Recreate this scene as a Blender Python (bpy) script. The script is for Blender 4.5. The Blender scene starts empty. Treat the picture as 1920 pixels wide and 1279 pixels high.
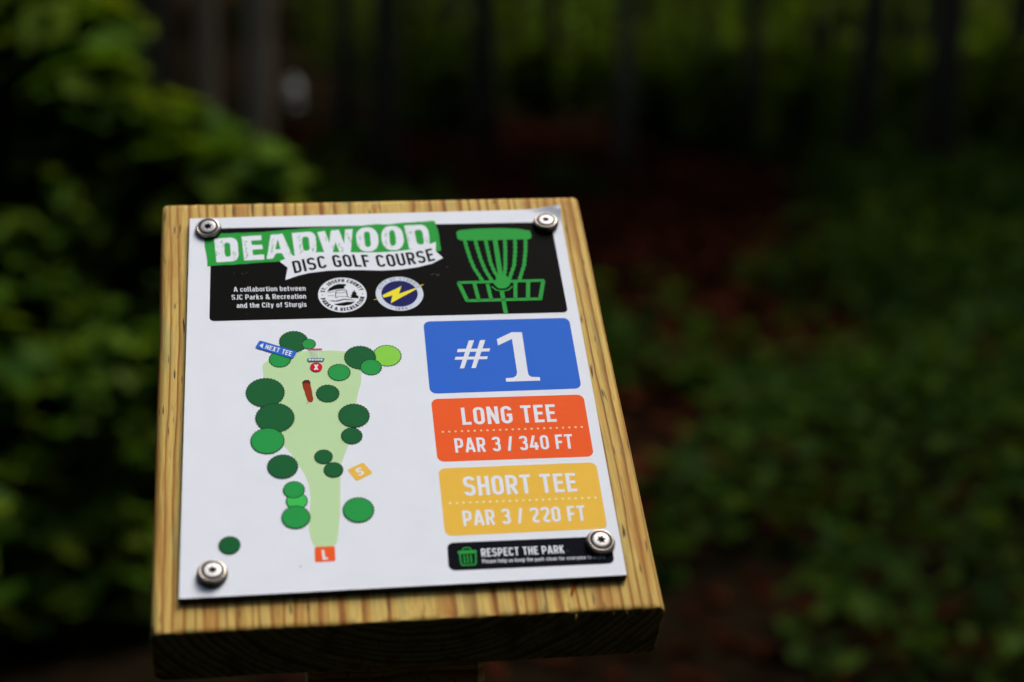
import bpy, math, random
import numpy as np
from mathutils import Vector, Matrix, noise as mnoise
from mathutils.geometry import delaunay_2d_cdt

random.seed(7)
RNG = np.random.default_rng(7)
sc = bpy.context.scene
COL = sc.collection

# ------------------------------------------------------------------ camera
CAM_LOC = (-0.06102, -0.84326, 1.33197)
CAM_ROT = [(0.989524, 0.030924, -0.141015), (-0.144365, 0.214652, -0.965962), (0.000398, 0.976201, 0.216868)]
cam_d = bpy.data.cameras.new('camera')
cam = bpy.data.objects.new('camera', cam_d)
COL.objects.link(cam)
m = Matrix([list(r) for r in CAM_ROT]).to_4x4()
m.translation = Vector(CAM_LOC)
cam.matrix_world = m
cam_d.sensor_width = 36.0
cam_d.lens = 60.0
cam_d.clip_start = 0.02
cam_d.clip_end = 500.0
cam_d.dof.use_dof = True
cam_d.dof.focus_distance = 0.868
cam_d.dof.aperture_fstop = 3.8
sc.camera = cam

# ------------------------------------------------------------------ world and sun
SUN_EL, SUN_AZ = 62.0, 52.0          # azimuth measured clockwise from +Y
world = bpy.data.worlds.new('World')
sc.world = world
world.use_nodes = True
wn = world.node_tree
for n in list(wn.nodes):
    wn.nodes.remove(n)
sky = wn.nodes.new('ShaderNodeTexSky')
sky.sky_type = 'NISHITA'
sky.sun_disc = False
sky.sun_elevation = math.radians(SUN_EL)
sky.sun_rotation = math.radians(SUN_AZ)
sky.dust_density = 3.0
bg = wn.nodes.new('ShaderNodeBackground')
bg.inputs['Strength'].default_value = 0.12
wo = wn.nodes.new('ShaderNodeOutputWorld')
wn.links.new(sky.outputs[0], bg.inputs['Color'])
wn.links.new(bg.outputs[0], wo.inputs['Surface'])

sun_d = bpy.data.lights.new('sun', 'SUN')
sun_d.energy = 1.5
sun_d.angle = math.radians(30)
sun_d.color = (1.0, 0.97, 0.93)
sun = bpy.data.objects.new('sun', sun_d)
COL.objects.link(sun)
sd = Vector((math.sin(math.radians(SUN_AZ)) * math.cos(math.radians(SUN_EL)),
             math.cos(math.radians(SUN_AZ)) * math.cos(math.radians(SUN_EL)),
             math.sin(math.radians(SUN_EL))))
sun.rotation_euler = sd.to_track_quat('Z', 'Y').to_euler()
sun.location = (3, 3, 20)

sc.view_settings.view_transform = 'Standard'
sc.view_settings.look = 'None'
sc.view_settings.exposure = 1.36
sc.view_settings.gamma = 1.0
sc.view_settings.use_curve_mapping = False
sc.cycles.use_denoising = True
sc.cycles.max_bounces = 5
sc.cycles.diffuse_bounces = 2
sc.cycles.glossy_bounces = 2
sc.cycles.transmission_bounces = 3
sc.cycles.caustics_reflective = False
sc.cycles.caustics_refractive = False
sc.cycles.sample_clamp_indirect = 4.0

# ------------------------------------------------------------------ helpers
def lin(r, g, b):
    f = lambda c: (c / 12.92 if c <= 0.04045 else ((c + 0.055) / 1.055) ** 2.4)
    return tuple(f(v / 255.0) for v in (r, g, b))

def nodes_of(name):
    mt = bpy.data.materials.new(name)
    mt.use_nodes = True
    nt = mt.node_tree
    b = nt.nodes['Principled BSDF']
    return mt, nt, b

def N(nt, kind, **kw):
    n = nt.nodes.new(kind)
    for k, v in kw.items():
        setattr(n, k, v)
    return n

def ramp(nt, stops, interp='LINEAR'):
    n = nt.nodes.new('ShaderNodeValToRGB')
    cr = n.color_ramp
    cr.interpolation = interp
    while len(cr.elements) < len(stops):
        cr.elements.new(0.5)
    for e, (p, c) in zip(cr.elements, stops):
        e.position = p
        e.color = (*c, 1.0) if len(c) == 3 else c
    return n

def tag(o, label=None, cat=None, group=None, kind=None):
    if label: o['label'] = label
    if cat: o['category'] = cat
    if group: o['group'] = group
    if kind: o['kind'] = kind
    return o

def link(name, me, parent=None, mw=None):
    o = bpy.data.objects.new(name, me)
    COL.objects.link(o)
    if parent is not None:
        o.parent = parent
    if mw is not None:
        o.matrix_local = mw
    return o

def empty(name, loc, rz=0.0):
    o = bpy.data.objects.new(name, None)
    COL.objects.link(o)
    o.location = loc
    o.rotation_euler = (0, 0, rz)
    o.empty_display_size = 0.2
    return o

def copy_tree(o, parent=None):
    c = o.copy()
    COL.objects.link(c)
    if parent is not None:
        c.parent = parent
    for ch in list(o.children):
        copy_tree(ch, c)
    return c

class MB:
    """vertices + faces + material indices, linked as one mesh object"""
    def __init__(s):
        s.v, s.f, s.mi, s.mats = [], [], [], []
    def mat(s, m_):
        if m_ not in s.mats: s.mats.append(m_)
        return s.mats.index(m_)
    def add(s, vs, fs, m_):
        b = len(s.v); k = s.mat(m_)
        s.v.extend(vs)
        for f in fs:
            s.f.append(tuple(i + b for i in f)); s.mi.append(k)
    def mesh(s, name, smooth=False):
        me = bpy.data.meshes.new(name)
        me.from_pydata([tuple(v) for v in s.v], [], s.f)
        for m_ in s.mats: me.materials.append(m_)
        me.polygons.foreach_set('material_index', s.mi)
        if smooth: me.polygons.foreach_set('use_smooth', [True] * len(s.f))
        me.update()
        return me

def lathe(mb, prof, n, mat, cx=0.0, cy=0.0, top=True):
    vs, fs = [], []
    for r, z in prof:
        for i in range(n):
            a = 2 * math.pi * i / n
            vs.append((cx + r * math.cos(a), cy + r * math.sin(a), z))
    for k in range(len(prof) - 1):
        for i in range(n):
            j = (i + 1) % n
            fs.append((k * n + i, k * n + j, (k + 1) * n + j, (k + 1) * n + i))
    if top: fs.append(tuple((len(prof) - 1) * n + i for i in range(n)))
    mb.add(vs, fs, mat)

def tube(mb, pts, rads, mat, n=8, cap=True):
    vs, fs = [], []
    for k, p in enumerate(pts):
        p = Vector(p)
        d = (Vector(pts[min(k + 1, len(pts) - 1)]) - Vector(pts[max(k - 1, 0)])).normalized()
        u = d.cross(Vector((0.31, 0.95, 0.05))).normalized()
        if u.length < 0.1: u = Vector((1, 0, 0))
        w = d.cross(u)
        for i in range(n):
            a = 2 * math.pi * i / n
            vs.append(p + (u * math.cos(a) + w * math.sin(a)) * rads[k])
    for k in range(len(pts) - 1):
        for i in range(n):
            j = (i + 1) % n
            fs.append((k * n + i, k * n + j, (k + 1) * n + j, (k + 1) * n + i))
    if cap:
        fs.append(tuple(range(n - 1, -1, -1)))
        fs.append(tuple((len(pts) - 1) * n + i for i in range(n)))
    mb.add(vs, fs, mat)

# ------------------------------------------------------------------ materials
def ink(name, rgb, spec=0.03, rough=0.55, albedo_scale=1.12, specks=None):
    mt, nt, b = nodes_of(name)
    c = tuple(min(0.85, x * albedo_scale) for x in lin(*rgb))
    tc = N(nt, 'ShaderNodeTexCoord')
    nz = N(nt, 'ShaderNodeTexNoise'); nz.inputs['Scale'].default_value = 60; nz.inputs['Detail'].default_value = 6
    nt.links.new(tc.outputs['Object'], nz.inputs['Vector'])
    r = ramp(nt, [(0.3, tuple(x * 0.975 for x in c)), (0.7, tuple(min(1, x * 1.01) for x in c))])
    nt.links.new(nz.outputs['Fac'], r.inputs[0])
    out = r.outputs[0]
    # faint scratches and dust, thin and short
    mp = N(nt, 'ShaderNodeMapping'); mp.inputs['Scale'].default_value = (420, 1500, 1); mp.inputs['Rotation'].default_value = (0, 0, 0.12)
    n2 = N(nt, 'ShaderNodeTexNoise'); n2.inputs['Scale'].default_value = 1; n2.inputs['Detail'].default_value = 3
    nt.links.new(tc.outputs['Object'], mp.inputs['Vector']); nt.links.new(mp.outputs[0], n2.inputs['Vector'])
    n3 = N(nt, 'ShaderNodeTexNoise'); n3.inputs['Scale'].default_value = 35; n3.inputs['Detail'].default_value = 2
    nt.links.new(tc.outputs['Object'], n3.inputs['Vector'])
    mul = N(nt, 'ShaderNodeMath', operation='MULTIPLY')
    r2 = ramp(nt, [(0.66, (0, 0, 0)), (0.74, (1, 1, 1))]); nt.links.new(n2.outputs['Fac'], r2.inputs[0])
    r3 = ramp(nt, [(0.62, (0, 0, 0)), (0.7, (1, 1, 1))]); nt.links.new(n3.outputs['Fac'], r3.inputs[0])
    nt.links.new(r2.outputs[0], mul.inputs[0]); nt.links.new(r3.outputs[0], mul.inputs[1])
    m2 = N(nt, 'ShaderNodeMath', operation='MULTIPLY'); m2.inputs[1].default_value = 0.16
    nt.links.new(mul.outputs[0], m2.inputs[0])
    mx = N(nt, 'ShaderNodeMix', data_type='RGBA')
    nt.links.new(m2.outputs[0], mx.inputs[0]); nt.links.new(out, mx.inputs[6])
    mx.inputs[7].default_value = (0.5, 0.5, 0.52, 1)
    nt.links.new(mx.outputs[2], b.inputs['Base Color'])
    b.inputs['Roughness'].default_value = rough
    b.inputs['Specular IOR Level'].default_value = spec
    return mt

WHITE = ink('printed_white', (214, 219, 235))
BLACK = ink('printed_black', (16, 16, 15), spec=0.01, rough=0.6)
NAVYBLK = ink('printed_blue_black', (16, 17, 25), spec=0.01, rough=0.6)
GREEN = ink('printed_green', (38, 147, 58))
BLUE = ink('printed_blue', (42, 97, 194))
ORANGE = ink('printed_orange', (225, 88, 36))
YELLOW = ink('printed_yellow', (222, 178, 68))
PALEGREEN = ink('printed_fairway_green', (178, 208, 158))
DKTREE = ink('printed_dark_green', (22, 90, 48))
MIDTREE = ink('printed_mid_green', (36, 145, 68))
BRTREE = ink('printed_bright_green', (58, 182, 80))
LTTREE = ink('printed_lime_green', (128, 198, 70))
OUTLINE = ink('printed_tree_outline', (14, 52, 30))
CREAM = ink('printed_pale_yellow', (246, 226, 170))
PALEORANGE = ink('printed_pale_orange', (248, 190, 140))
RED = ink('printed_red', (190, 22, 46))
BROWN = ink('printed_log_brown', (140, 50, 26))
DKBROWN = ink('printed_log_dark', (84, 30, 24))
GREY = ink('printed_grey', (150, 155, 160))
STEEL = ink('printed_slate', (70, 105, 130))
PALECONE = ink('printed_pale_grey', (205, 214, 210))
RINGGREY = ink('printed_ring_grey', (198, 206, 218))
RINGTEXT = ink('printed_ring_lettering', (95, 100, 125))
NAVY = ink('printed_navy', (24, 26, 88))
BOLTY = ink('printed_lightning_yellow', (230, 214, 52))

def core_mat():
    mt, nt, b = nodes_of('plate_core')
    b.inputs['Base Color'].default_value = (0.02, 0.021, 0.024, 1)
    b.inputs['Roughness'].default_value = 0.6
    return mt
CORE = core_mat()

def wood_mat(name, end=False):
    mt, nt, b = nodes_of(name)
    L_ = nt.links.new
    tc = N(nt, 'ShaderNodeTexCoord')
    # slow wander of the grain along the length of the board
    mp = N(nt, 'ShaderNodeMapping'); mp.inputs['Scale'].default_value = (22, 4, 22)
    L_(tc.outputs['Object'], mp.inputs['Vector'])
    nz = N(nt, 'ShaderNodeTexNoise'); nz.inputs['Scale'].default_value = 1.0; nz.inputs['Detail'].default_value = 5; nz.inputs['Roughness'].default_value = 0.5
    L_(mp.outputs[0], nz.inputs['Vector'])
    wob = N(nt, 'ShaderNodeMath', operation='MULTIPLY_ADD'); wob.inputs[1].default_value = 0.011; wob.inputs[2].default_value = -0.0055
    L_(nz.outputs['Fac'], wob.inputs[0])
    sx = N(nt, 'ShaderNodeSeparateXYZ'); L_(tc.outputs['Object'], sx.inputs[0])
    dx = N(nt, 'ShaderNodeMath', operation='SUBTRACT'); dx.inputs[1].default_value = 0.004; L_(sx.outputs['X'], dx.inputs[0])
    dz = N(nt, 'ShaderNodeMath', operation='SUBTRACT'); dz.inputs[1].default_value = 0.046; L_(sx.outputs['Z'], dz.inputs[0])
    x2 = N(nt, 'ShaderNodeMath', operation='POWER'); x2.inputs[1].default_value = 2; L_(dx.outputs[0], x2.inputs[0])
    z2 = N(nt, 'ShaderNodeMath', operation='MULTIPLY'); L_(dz.outputs[0], z2.inputs[0]); L_(dz.outputs[0], z2.inputs[1])
    sm = N(nt, 'ShaderNodeMath', operation='ADD'); L_(x2.outputs[0], sm.inputs[0]); L_(z2.outputs[0], sm.inputs[1])
    rt = N(nt, 'ShaderNodeMath', operation='SQRT'); L_(sm.outputs[0], rt.inputs[0])
    rr = N(nt, 'ShaderNodeMath', operation='ADD'); L_(rt.outputs[0], rr.inputs[0]); L_(wob.outputs[0], rr.inputs[1])
    # uneven ring widths
    nr = N(nt, 'ShaderNodeTexNoise', noise_dimensions='1D'); nr.inputs['Scale'].default_value = 85; nr.inputs['Detail'].default_value = 1
    L_(rr.outputs[0], nr.inputs['W'])
    nrm = N(nt, 'ShaderNodeMath', operation='MULTIPLY_ADD'); nrm.inputs[1].default_value = 0.0085; L_(nr.outputs['Fac'], nrm.inputs[0]); L_(rr.outputs[0], nrm.inputs[2])
    ph = N(nt, 'ShaderNodeMath', operation='DIVIDE'); ph.inputs[1].default_value = 0.0045; L_(nrm.outputs[0], ph.inputs[0])
    fr = N(nt, 'ShaderNodeMath', operation='FRACT'); L_(ph.outputs[0], fr.inputs[0])
    fl = N(nt, 'ShaderNodeMath', operation='FLOOR'); L_(ph.outputs[0], fl.inputs[0])
    wn_ = N(nt, 'ShaderNodeTexWhiteNoise', noise_dimensions='1D'); L_(fl.outputs[0], wn_.inputs['W'])
    k = 0.5 if end else 1.0
    ea = (0.575 * k, 0.405 * k, 0.108 * k); la = (0.33 * k, 0.125 * k, 0.016 * k); dk = (0.15 * k, 0.050 * k, 0.009 * k)
    if end: ea = (0.40, 0.40, 0.20); la = (0.09, 0.075, 0.035); dk = (0.05, 0.045, 0.02)
    rp = ramp(nt, [(0.0, la), (0.06, ea), (0.52, ea), (0.70, tuple(0.65 * a + 0.35 * c for a, c in zip(ea, la))), (0.84, la), (0.94, dk), (1.0, la)])
    L_(fr.outputs[0], rp.inputs[0])
    # each ring has its own strength
    sat = N(nt, 'ShaderNodeMapRange'); sat.inputs[3].default_value = 0.78; sat.inputs[4].default_value = 1.0
    L_(wn_.outputs['Value'], sat.inputs[0])
    mx = N(nt, 'ShaderNodeMix', data_type='RGBA'); L_(sat.outputs[0], mx.inputs[0])
    mx.inputs[6].default_value = (*ea, 1); L_(rp.outputs[0], mx.inputs[7])
    # broad stains: orange resin and the green of the treatment
    mp2 = N(nt, 'ShaderNodeMapping'); mp2.inputs['Scale'].default_value = (95, 9, 60); L_(tc.outputs['Object'], mp2.inputs['Vector'])
    n2 = N(nt, 'ShaderNodeTexNoise'); n2.inputs['Scale'].default_value = 1; n2.inputs['Detail'].default_value = 3; L_(mp2.outputs[0], n2.inputs['Vector'])
    r_or = ramp(nt, [(0.50, (0, 0, 0)), (0.66, (1, 1, 1))]); L_(n2.outputs['Fac'], r_or.inputs[0])
    f_or = N(nt, 'ShaderNodeMath', operation='MULTIPLY'); f_or.inputs[1].default_value = 0.62; L_(r_or.outputs[0], f_or.inputs[0])
    m2 = N(nt, 'ShaderNodeMix', data_type='RGBA'); L_(f_or.outputs[0], m2.inputs[0]); L_(mx.outputs[2], m2.inputs[6])
    m2.inputs[7].default_value = (0.38 * k, 0.16 * k, 0.030 * k, 1) if not end else (0.10, 0.075, 0.03, 1)
    mp3 = N(nt, 'ShaderNodeMapping'); mp3.inputs['Scale'].default_value = (120, 14, 60); mp3.inputs['Location'].default_value = (3.3, 1.1, 0)
    L_(tc.outputs['Object'], mp3.inputs['Vector'])
    n3 = N(nt, 'ShaderNodeTexNoise'); n3.inputs['Scale'].default_value = 1; n3.inputs['Detail'].default_value = 2; L_(mp3.outputs[0], n3.inputs['Vector'])
    r_gr = ramp(nt, [(0.55, (0, 0, 0)), (0.74, (1, 1, 1))]); L_(n3.outputs['Fac'], r_gr.inputs[0])
    f_gr = N(nt, 'ShaderNodeMath', operation='MULTIPLY'); f_gr.inputs[1].default_value = 0.5; L_(r_gr.outputs[0], f_gr.inputs[0])
    m3 = N(nt, 'ShaderNodeMix', data_type='RGBA'); L_(f_gr.outputs[0], m3.inputs[0]); L_(m2.outputs[2], m3.inputs[6])
    m3.inputs[7].default_value = (0.25 * k, 0.30 * k, 0.12 * k, 1)
    # fibres
    mp4 = N(nt, 'ShaderNodeMapping'); mp4.inputs['Scale'].default_value = (850, 30, 850); L_(tc.outputs['Object'], mp4.inputs['Vector'])
    n4 = N(nt, 'ShaderNodeTexNoise'); n4.inputs['Scale'].default_value = 1; n4.inputs['Detail'].default_value = 4; n4.inputs['Roughness'].default_value = 0.7
    L_(mp4.outputs[0], n4.inputs['Vector'])
    r4 = ramp(nt, [(0.25, (0.58, 0.55, 0.48)), (0.6, (1.1, 1.09, 1.06))]); L_(n4.outputs['Fac'], r4.inputs[0])
    m4 = N(nt, 'ShaderNodeMix', data_type='RGBA', blend_type='MULTIPLY'); m4.inputs[0].default_value = 0.8
    L_(m3.outputs[2], m4.inputs[6]); L_(r4.outputs[0], m4.inputs[7])
    # short dark checks and smudges
    mp5 = N(nt, 'ShaderNodeMapping'); mp5.inputs['Scale'].default_value = (520, 55, 300); L_(tc.outputs['Object'], mp5.inputs['Vector'])
    n5 = N(nt, 'ShaderNodeTexNoise'); n5.inputs['Scale'].default_value = 1; n5.inputs['Detail'].default_value = 1; L_(mp5.outputs[0], n5.inputs['Vector'])
    r5 = ramp(nt, [(0.26, (0, 0, 0)), (0.33, (1, 1, 1))]); L_(n5.outputs['Fac'], r5.inputs[0])
    m5 = N(nt, 'ShaderNodeMix', data_type='RGBA'); L_(r5.outputs[0], m5.inputs[0])
    m5.inputs[6].default_value = (0.07, 0.05, 0.03, 1); L_(m4.outputs[2], m5.inputs[7])
    L_(m5.outputs[2], b.inputs['Base Color'])
    b.inputs['Roughness'].default_value = 0.75
    b.inputs['Specular IOR Level'].default_value = 0.2
    bp = N(nt, 'ShaderNodeBump'); bp.inputs['Strength'].default_value = 0.5; bp.inputs['Distance'].default_value = 0.0006
    hs = N(nt, 'ShaderNodeMath', operation='MULTIPLY_ADD'); hs.inputs[1].default_value = 0.5
    L_(n4.outputs['Fac'], hs.inputs[0]); L_(n5.outputs['Fac'], hs.inputs[2])
    hr = N(nt, 'ShaderNodeMath', operation='MULTIPLY_ADD'); hr.inputs[1].default_value = -0.35   # hard latewood stands out a little differently
    L_(fr.outputs[0], hr.inputs[0]); L_(hs.outputs[0], hr.inputs[2])
    L_(hr.outputs[0], bp.inputs['Height']); L_(bp.outputs[0], b.inputs['Normal'])
    return mt
WOOD = wood_mat('treated_pine')
WOODEND = wood_mat('treated_pine_end_grain', True)

def metal_mat(name, col, rough, bump=0.0):
    mt, nt, b = nodes_of(name)
    b.inputs['Base Color'].default_value = (*col, 1)
    b.inputs['Metallic'].default_value = 1.0
    b.inputs['Roughness'].default_value = rough
    tc = N(nt, 'ShaderNodeTexCoord')
    nz = N(nt, 'ShaderNodeTexNoise'); nz.inputs['Scale'].default_value = 900
    nt.links.new(tc.outputs['Object'], nz.inputs['Vector'])
    mr = N(nt, 'ShaderNodeMapRange'); mr.inputs[3].default_value = rough * 0.8; mr.inputs[4].default_value = rough * 1.25
    nt.links.new(nz.outputs['Fac'], mr.inputs[0]); nt.links.new(mr.outputs[0], b.inputs['Roughness'])
    return mt
STEELHEAD = metal_mat('stainless_screw_head', (0.35, 0.34, 0.33), 0.5)
STEELRING = metal_mat('stainless_cup_washer', (0.44, 0.38, 0.32), 0.3)
def rubber():
    mt, nt, b = nodes_of('black_rubber'); b.inputs['Base Color'].default_value = (0.012, 0.012, 0.012, 1)
    b.inputs['Roughness'].default_value = 0.55; return mt
RUBBER = rubber()
def socket_shade_mat():
    mt, nt, b = nodes_of('socket_recess_shade'); b.inputs['Base Color'].default_value = (0.012, 0.012, 0.012, 1)
    b.inputs['Roughness'].default_value = 0.5; return mt
SOCKETSHADE = socket_shade_mat()  # flat black stands in for the shade inside the steel socket

def leaf_mat(name, dark, mid, bright, trans=0.35, gloss=0.004):
    mt = bpy.data.materials.new(name); mt.use_nodes = True
    nt = mt.node_tree; nt.nodes.clear()
    L_ = nt.links.new
    out = N(nt, 'ShaderNodeOutputMaterial')
    geo = N(nt, 'ShaderNodeNewGeometry')
    tc = N(nt, 'ShaderNodeTexCoord')
    nz = N(nt, 'ShaderNodeTexNoise'); nz.inputs['Scale'].default_value = 2.4; nz.inputs['Detail'].default_value = 2
    L_(tc.outputs['Object'], nz.inputs['Vector'])
    ad = N(nt, 'ShaderNodeMath', operation='ADD'); L_(geo.outputs['Random Per Island'], ad.inputs[0]); L_(nz.outputs['Fac'], ad.inputs[1])
    hf = N(nt, 'ShaderNodeMath', operation='MULTIPLY'); hf.inputs[1].default_value = 0.5; L_(ad.outputs[0], hf.inputs[0])
    r = ramp(nt, [(0.2, dark), (0.5, mid), (0.82, bright)]); L_(hf.outputs[0], r.inputs[0])
    d = N(nt, 'ShaderNodeBsdfDiffuse'); L_(r.outputs[0], d.inputs['Color'])
    t = N(nt, 'ShaderNodeBsdfTranslucent')
    hsv = N(nt, 'ShaderNodeMix', data_type='RGBA', blend_type='MULTIPLY'); hsv.inputs[0].default_value = 1
    L_(r.outputs[0], hsv.inputs[6]); hsv.inputs[7].default_value = (1.5, 1.35, 0.4, 1)
    L_(hsv.outputs[2], t.inputs['Color'])
    mx = N(nt, 'ShaderNodeMixShader'); mx.inputs[0].default_value = trans
    L_(d.outputs[0], mx.inputs[1]); L_(t.outputs[0], mx.inputs[2])
    g = N(nt, 'ShaderNodeBsdfGlossy'); g.inputs['Roughness'].default_value = 0.45; g.inputs['Color'].default_value = (0.6, 0.65, 0.7, 1)
    m2 = N(nt, 'ShaderNodeMixShader'); m2.inputs[0].default_value = gloss
    L_(mx.outputs[0], m2.inputs[1]); L_(g.outputs[0], m2.inputs[2])
    L_(m2.outputs[0], out.inputs['Surface'])
    return mt
LEAF_A = leaf_mat('shrub_leaf', (0.016, 0.046, 0.004), (0.052, 0.108, 0.006), (0.130, 0.178, 0.008))
LEAF_B = leaf_mat('understory_leaf', (0.020, 0.048, 0.003), (0.045, 0.085, 0.004), (0.078, 0.112, 0.005))
LEAF_C = leaf_mat('canopy_leaf', (0.014, 0.032, 0.006), (0.030, 0.060, 0.008), (0.050, 0.085, 0.010), trans=0.2)
LEAF_G = leaf_mat('ground_plant_leaf', (0.008, 0.025, 0.003), (0.024, 0.053, 0.006), (0.064, 0.112, 0.012), gloss=0.002)
REDLITTER_LIT = leaf_mat('red_leaf_lightened', (0.018, 0.005, 0.003), (0.052, 0.013, 0.006), (0.10, 0.028, 0.012), trans=0.05, gloss=0.0)  # brighter copy of the litter, making up for light missing under the trees
LITTER = leaf_mat('fallen_leaf', (0.008, 0.003, 0.002), (0.022, 0.006, 0.003), (0.045, 0.013, 0.005), trans=0.05, gloss=0.0)

def bark_mat(name, a, c):
    mt, nt, b = nodes_of(name)
    tc = N(nt, 'ShaderNodeTexCoord')
    mp = N(nt, 'ShaderNodeMapping'); mp.inputs['Scale'].default_value = (14, 14, 2.2)
    nt.links.new(tc.outputs['Object'], mp.inputs['Vector'])
    nz = N(nt, 'ShaderNodeTexNoise'); nz.inputs['Scale'].default_value = 1.6; nz.inputs['Detail'].default_value = 8; nz.inputs['Roughness'].default_value = 0.7
    nt.links.new(mp.outputs[0], nz.inputs['Vector'])
    r = ramp(nt, [(0.35, a), (0.65, c)]); nt.links.new(nz.outputs['Fac'], r.inputs[0])
    nt.links.new(r.outputs[0], b.inputs['Base Color'])
    b.inputs['Roughness'].default_value = 0.95; b.inputs['Specular IOR Level'].default_value = 0.1
    bp = N(nt, 'ShaderNodeBump'); bp.inputs['Strength'].default_value = 0.8; bp.inputs['Distance'].default_value = 0.02
    nt.links.new(nz.outputs['Fac'], bp.inputs['Height']); nt.links.new(bp.outputs[0], b.inputs['Normal'])
    return mt
BARK = bark_mat('dark_bark', (0.040, 0.032, 0.020), (0.100, 0.082, 0.054))
BARKG = bark_mat('grey_bark', (0.20, 0.150, 0.098), (0.36, 0.275, 0.18))

# ------------------------------------------------------------------ ground
def ground_h(x, y):
    d = math.hypot(x, y)
    h = 0.10 * mnoise.noise(Vector((x * 0.16, y * 0.16, 0.3))) + 0.04 * mnoise.noise(Vector((x * 0.7, y * 0.7, 2.0)))
    h *= min(1.0, max(0.0, (d - 0.5) / 4.0))
    return h + 0.9 * max(0.0, (d - 22) / 40.0) ** 1.2

def make_ground():
    xs = np.concatenate([-np.geomspace(160, 9, 26), np.linspace(-8.6, 8.6, 60), np.geomspace(9, 160, 26)])
    ys = np.concatenate([-np.geomspace(160, 9, 24), np.linspace(-8.6, 14.6, 76), np.geomspace(15, 170, 28)])
    vs = [(x, y, ground_h(x, y)) for y in ys for x in xs]
    nx = len(xs)
    fs = [(j * nx + i, j * nx + i + 1, (j + 1) * nx + i + 1, (j + 1) * nx + i) for j in range(len(ys) - 1) for i in range(nx - 1)]
    mt, nt, b = nodes_of('forest_soil')
    tc = N(nt, 'ShaderNodeTexCoord')
    nz = N(nt, 'ShaderNodeTexNoise'); nz.inputs['Scale'].default_value = 9; nz.inputs['Detail'].default_value = 8; nz.inputs['Roughness'].default_value = 0.7
    nt.links.new(tc.outputs['Object'], nz.inputs['Vector'])
    r = ramp(nt, [(0.3, (0.005, 0.004, 0.002)), (0.55, (0.012, 0.008, 0.004)), (0.75, (0.024, 0.014, 0.007))])
    nt.links.new(nz.outputs['Fac'], r.inputs[0]); nt.links.new(r.outputs[0], b.inputs['Base Color'])
    b.inputs['Roughness'].default_value = 1.0; b.inputs['Specular IOR Level'].default_value = 0.0
    bp = N(nt, 'ShaderNodeBump'); bp.inputs['Strength'].default_value = 0.9; bp.inputs['Distance'].default_value = 0.04
    nt.links.new(nz.outputs['Fac'], bp.inputs['Height']); nt.links.new(bp.outputs[0], b.inputs['Normal'])
    mb = MB(); mb.add(vs, fs, mt)
    tag(link('ground', mb.mesh('ground', True)), kind='structure')
make_ground()

# ------------------------------------------------------------------ foliage
def leaf_cloud(name, centres, sizes, mat, flat=0.35, aspect=0.55, normals=None):
    """one mesh of folded leaves, four vertices and two triangles each"""
    c = np.asarray(centres, dtype=np.float64); n = len(c)
    s = np.asarray(sizes).reshape(n, 1)
    nrm = RNG.normal(size=(n, 3)); nrm /= np.linalg.norm(nrm, axis=1, keepdims=True)
    nrm[:, 2] = np.abs(nrm[:, 2]) + flat
    if normals is not None: nrm = nrm + normals
    nrm /= np.linalg.norm(nrm, axis=1, keepdims=True)
    t = RNG.normal(size=(n, 3)); t -= (t * nrm).sum(1, keepdims=True) * nrm
    t /= np.linalg.norm(t, axis=1, keepdims=True)
    u = np.cross(nrm, t)
    p0 = c - t * s * 0.5; p2 = c + t * s * 0.5 - nrm * s * 0.12
    w = s * aspect * 0.5
    p1 = c + u * w + nrm * s * 0.06 + t * s * 0.05; p3 = c - u * w + nrm * s * 0.06 + t * s * 0.05
    v = np.stack([p0, p1, p2, p3], 1).reshape(-1, 3)
    k = np.arange(n) * 4
    tri = np.stack([k, k + 1, k + 2, k, k + 2, k + 3], 1).reshape(-1)
    me = bpy.data.meshes.new(name)
    me.vertices.add(4 * n); me.vertices.foreach_set('co', v.astype(np.float32).ravel())
    me.loops.add(6 * n); me.loops.foreach_set('vertex_index', tri.astype(np.int32))
    me.polygons.add(2 * n)
    me.polygons.foreach_set('loop_start', (np.arange(2 * n) * 3).astype(np.int32))
    me.polygons.foreach_set('loop_total', np.full(2 * n, 3, dtype=np.int32))
    me.materials.append(mat)
    me.update(calc_edges=True)
    return me

def blob_points(blobs, per, rng=RNG, shell=0.55):
    """points inside uneven ellipsoids (x, y, z, rx, ry, rz), denser near their skins"""
    out = []
    for b in blobs:
        x, y, z, rx, ry, rz = b[:6]
        n = int(per * (b[6] if len(b) > 6 else 1.0))
        d = rng.normal(size=(n, 3)); d /= np.linalg.norm(d, axis=1, keepdims=True)
        r = rng.random(n) ** (1 / 3) * (1 - shell) + shell * rng.random(n) ** 0.25
        lump = 1 + 0.22 * np.sin(d[:, 0] * 7 + x * 3) * np.cos(d[:, 1] * 6 + z * 5) + 0.12 * np.sin(d[:, 2] * 11 + y)
        out.append(np.c_[x + d[:, 0] * r * rx * lump, y + d[:, 1] * r * ry * lump, z + d[:, 2] * r * rz * lump])
    return np.concatenate(out)

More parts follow.
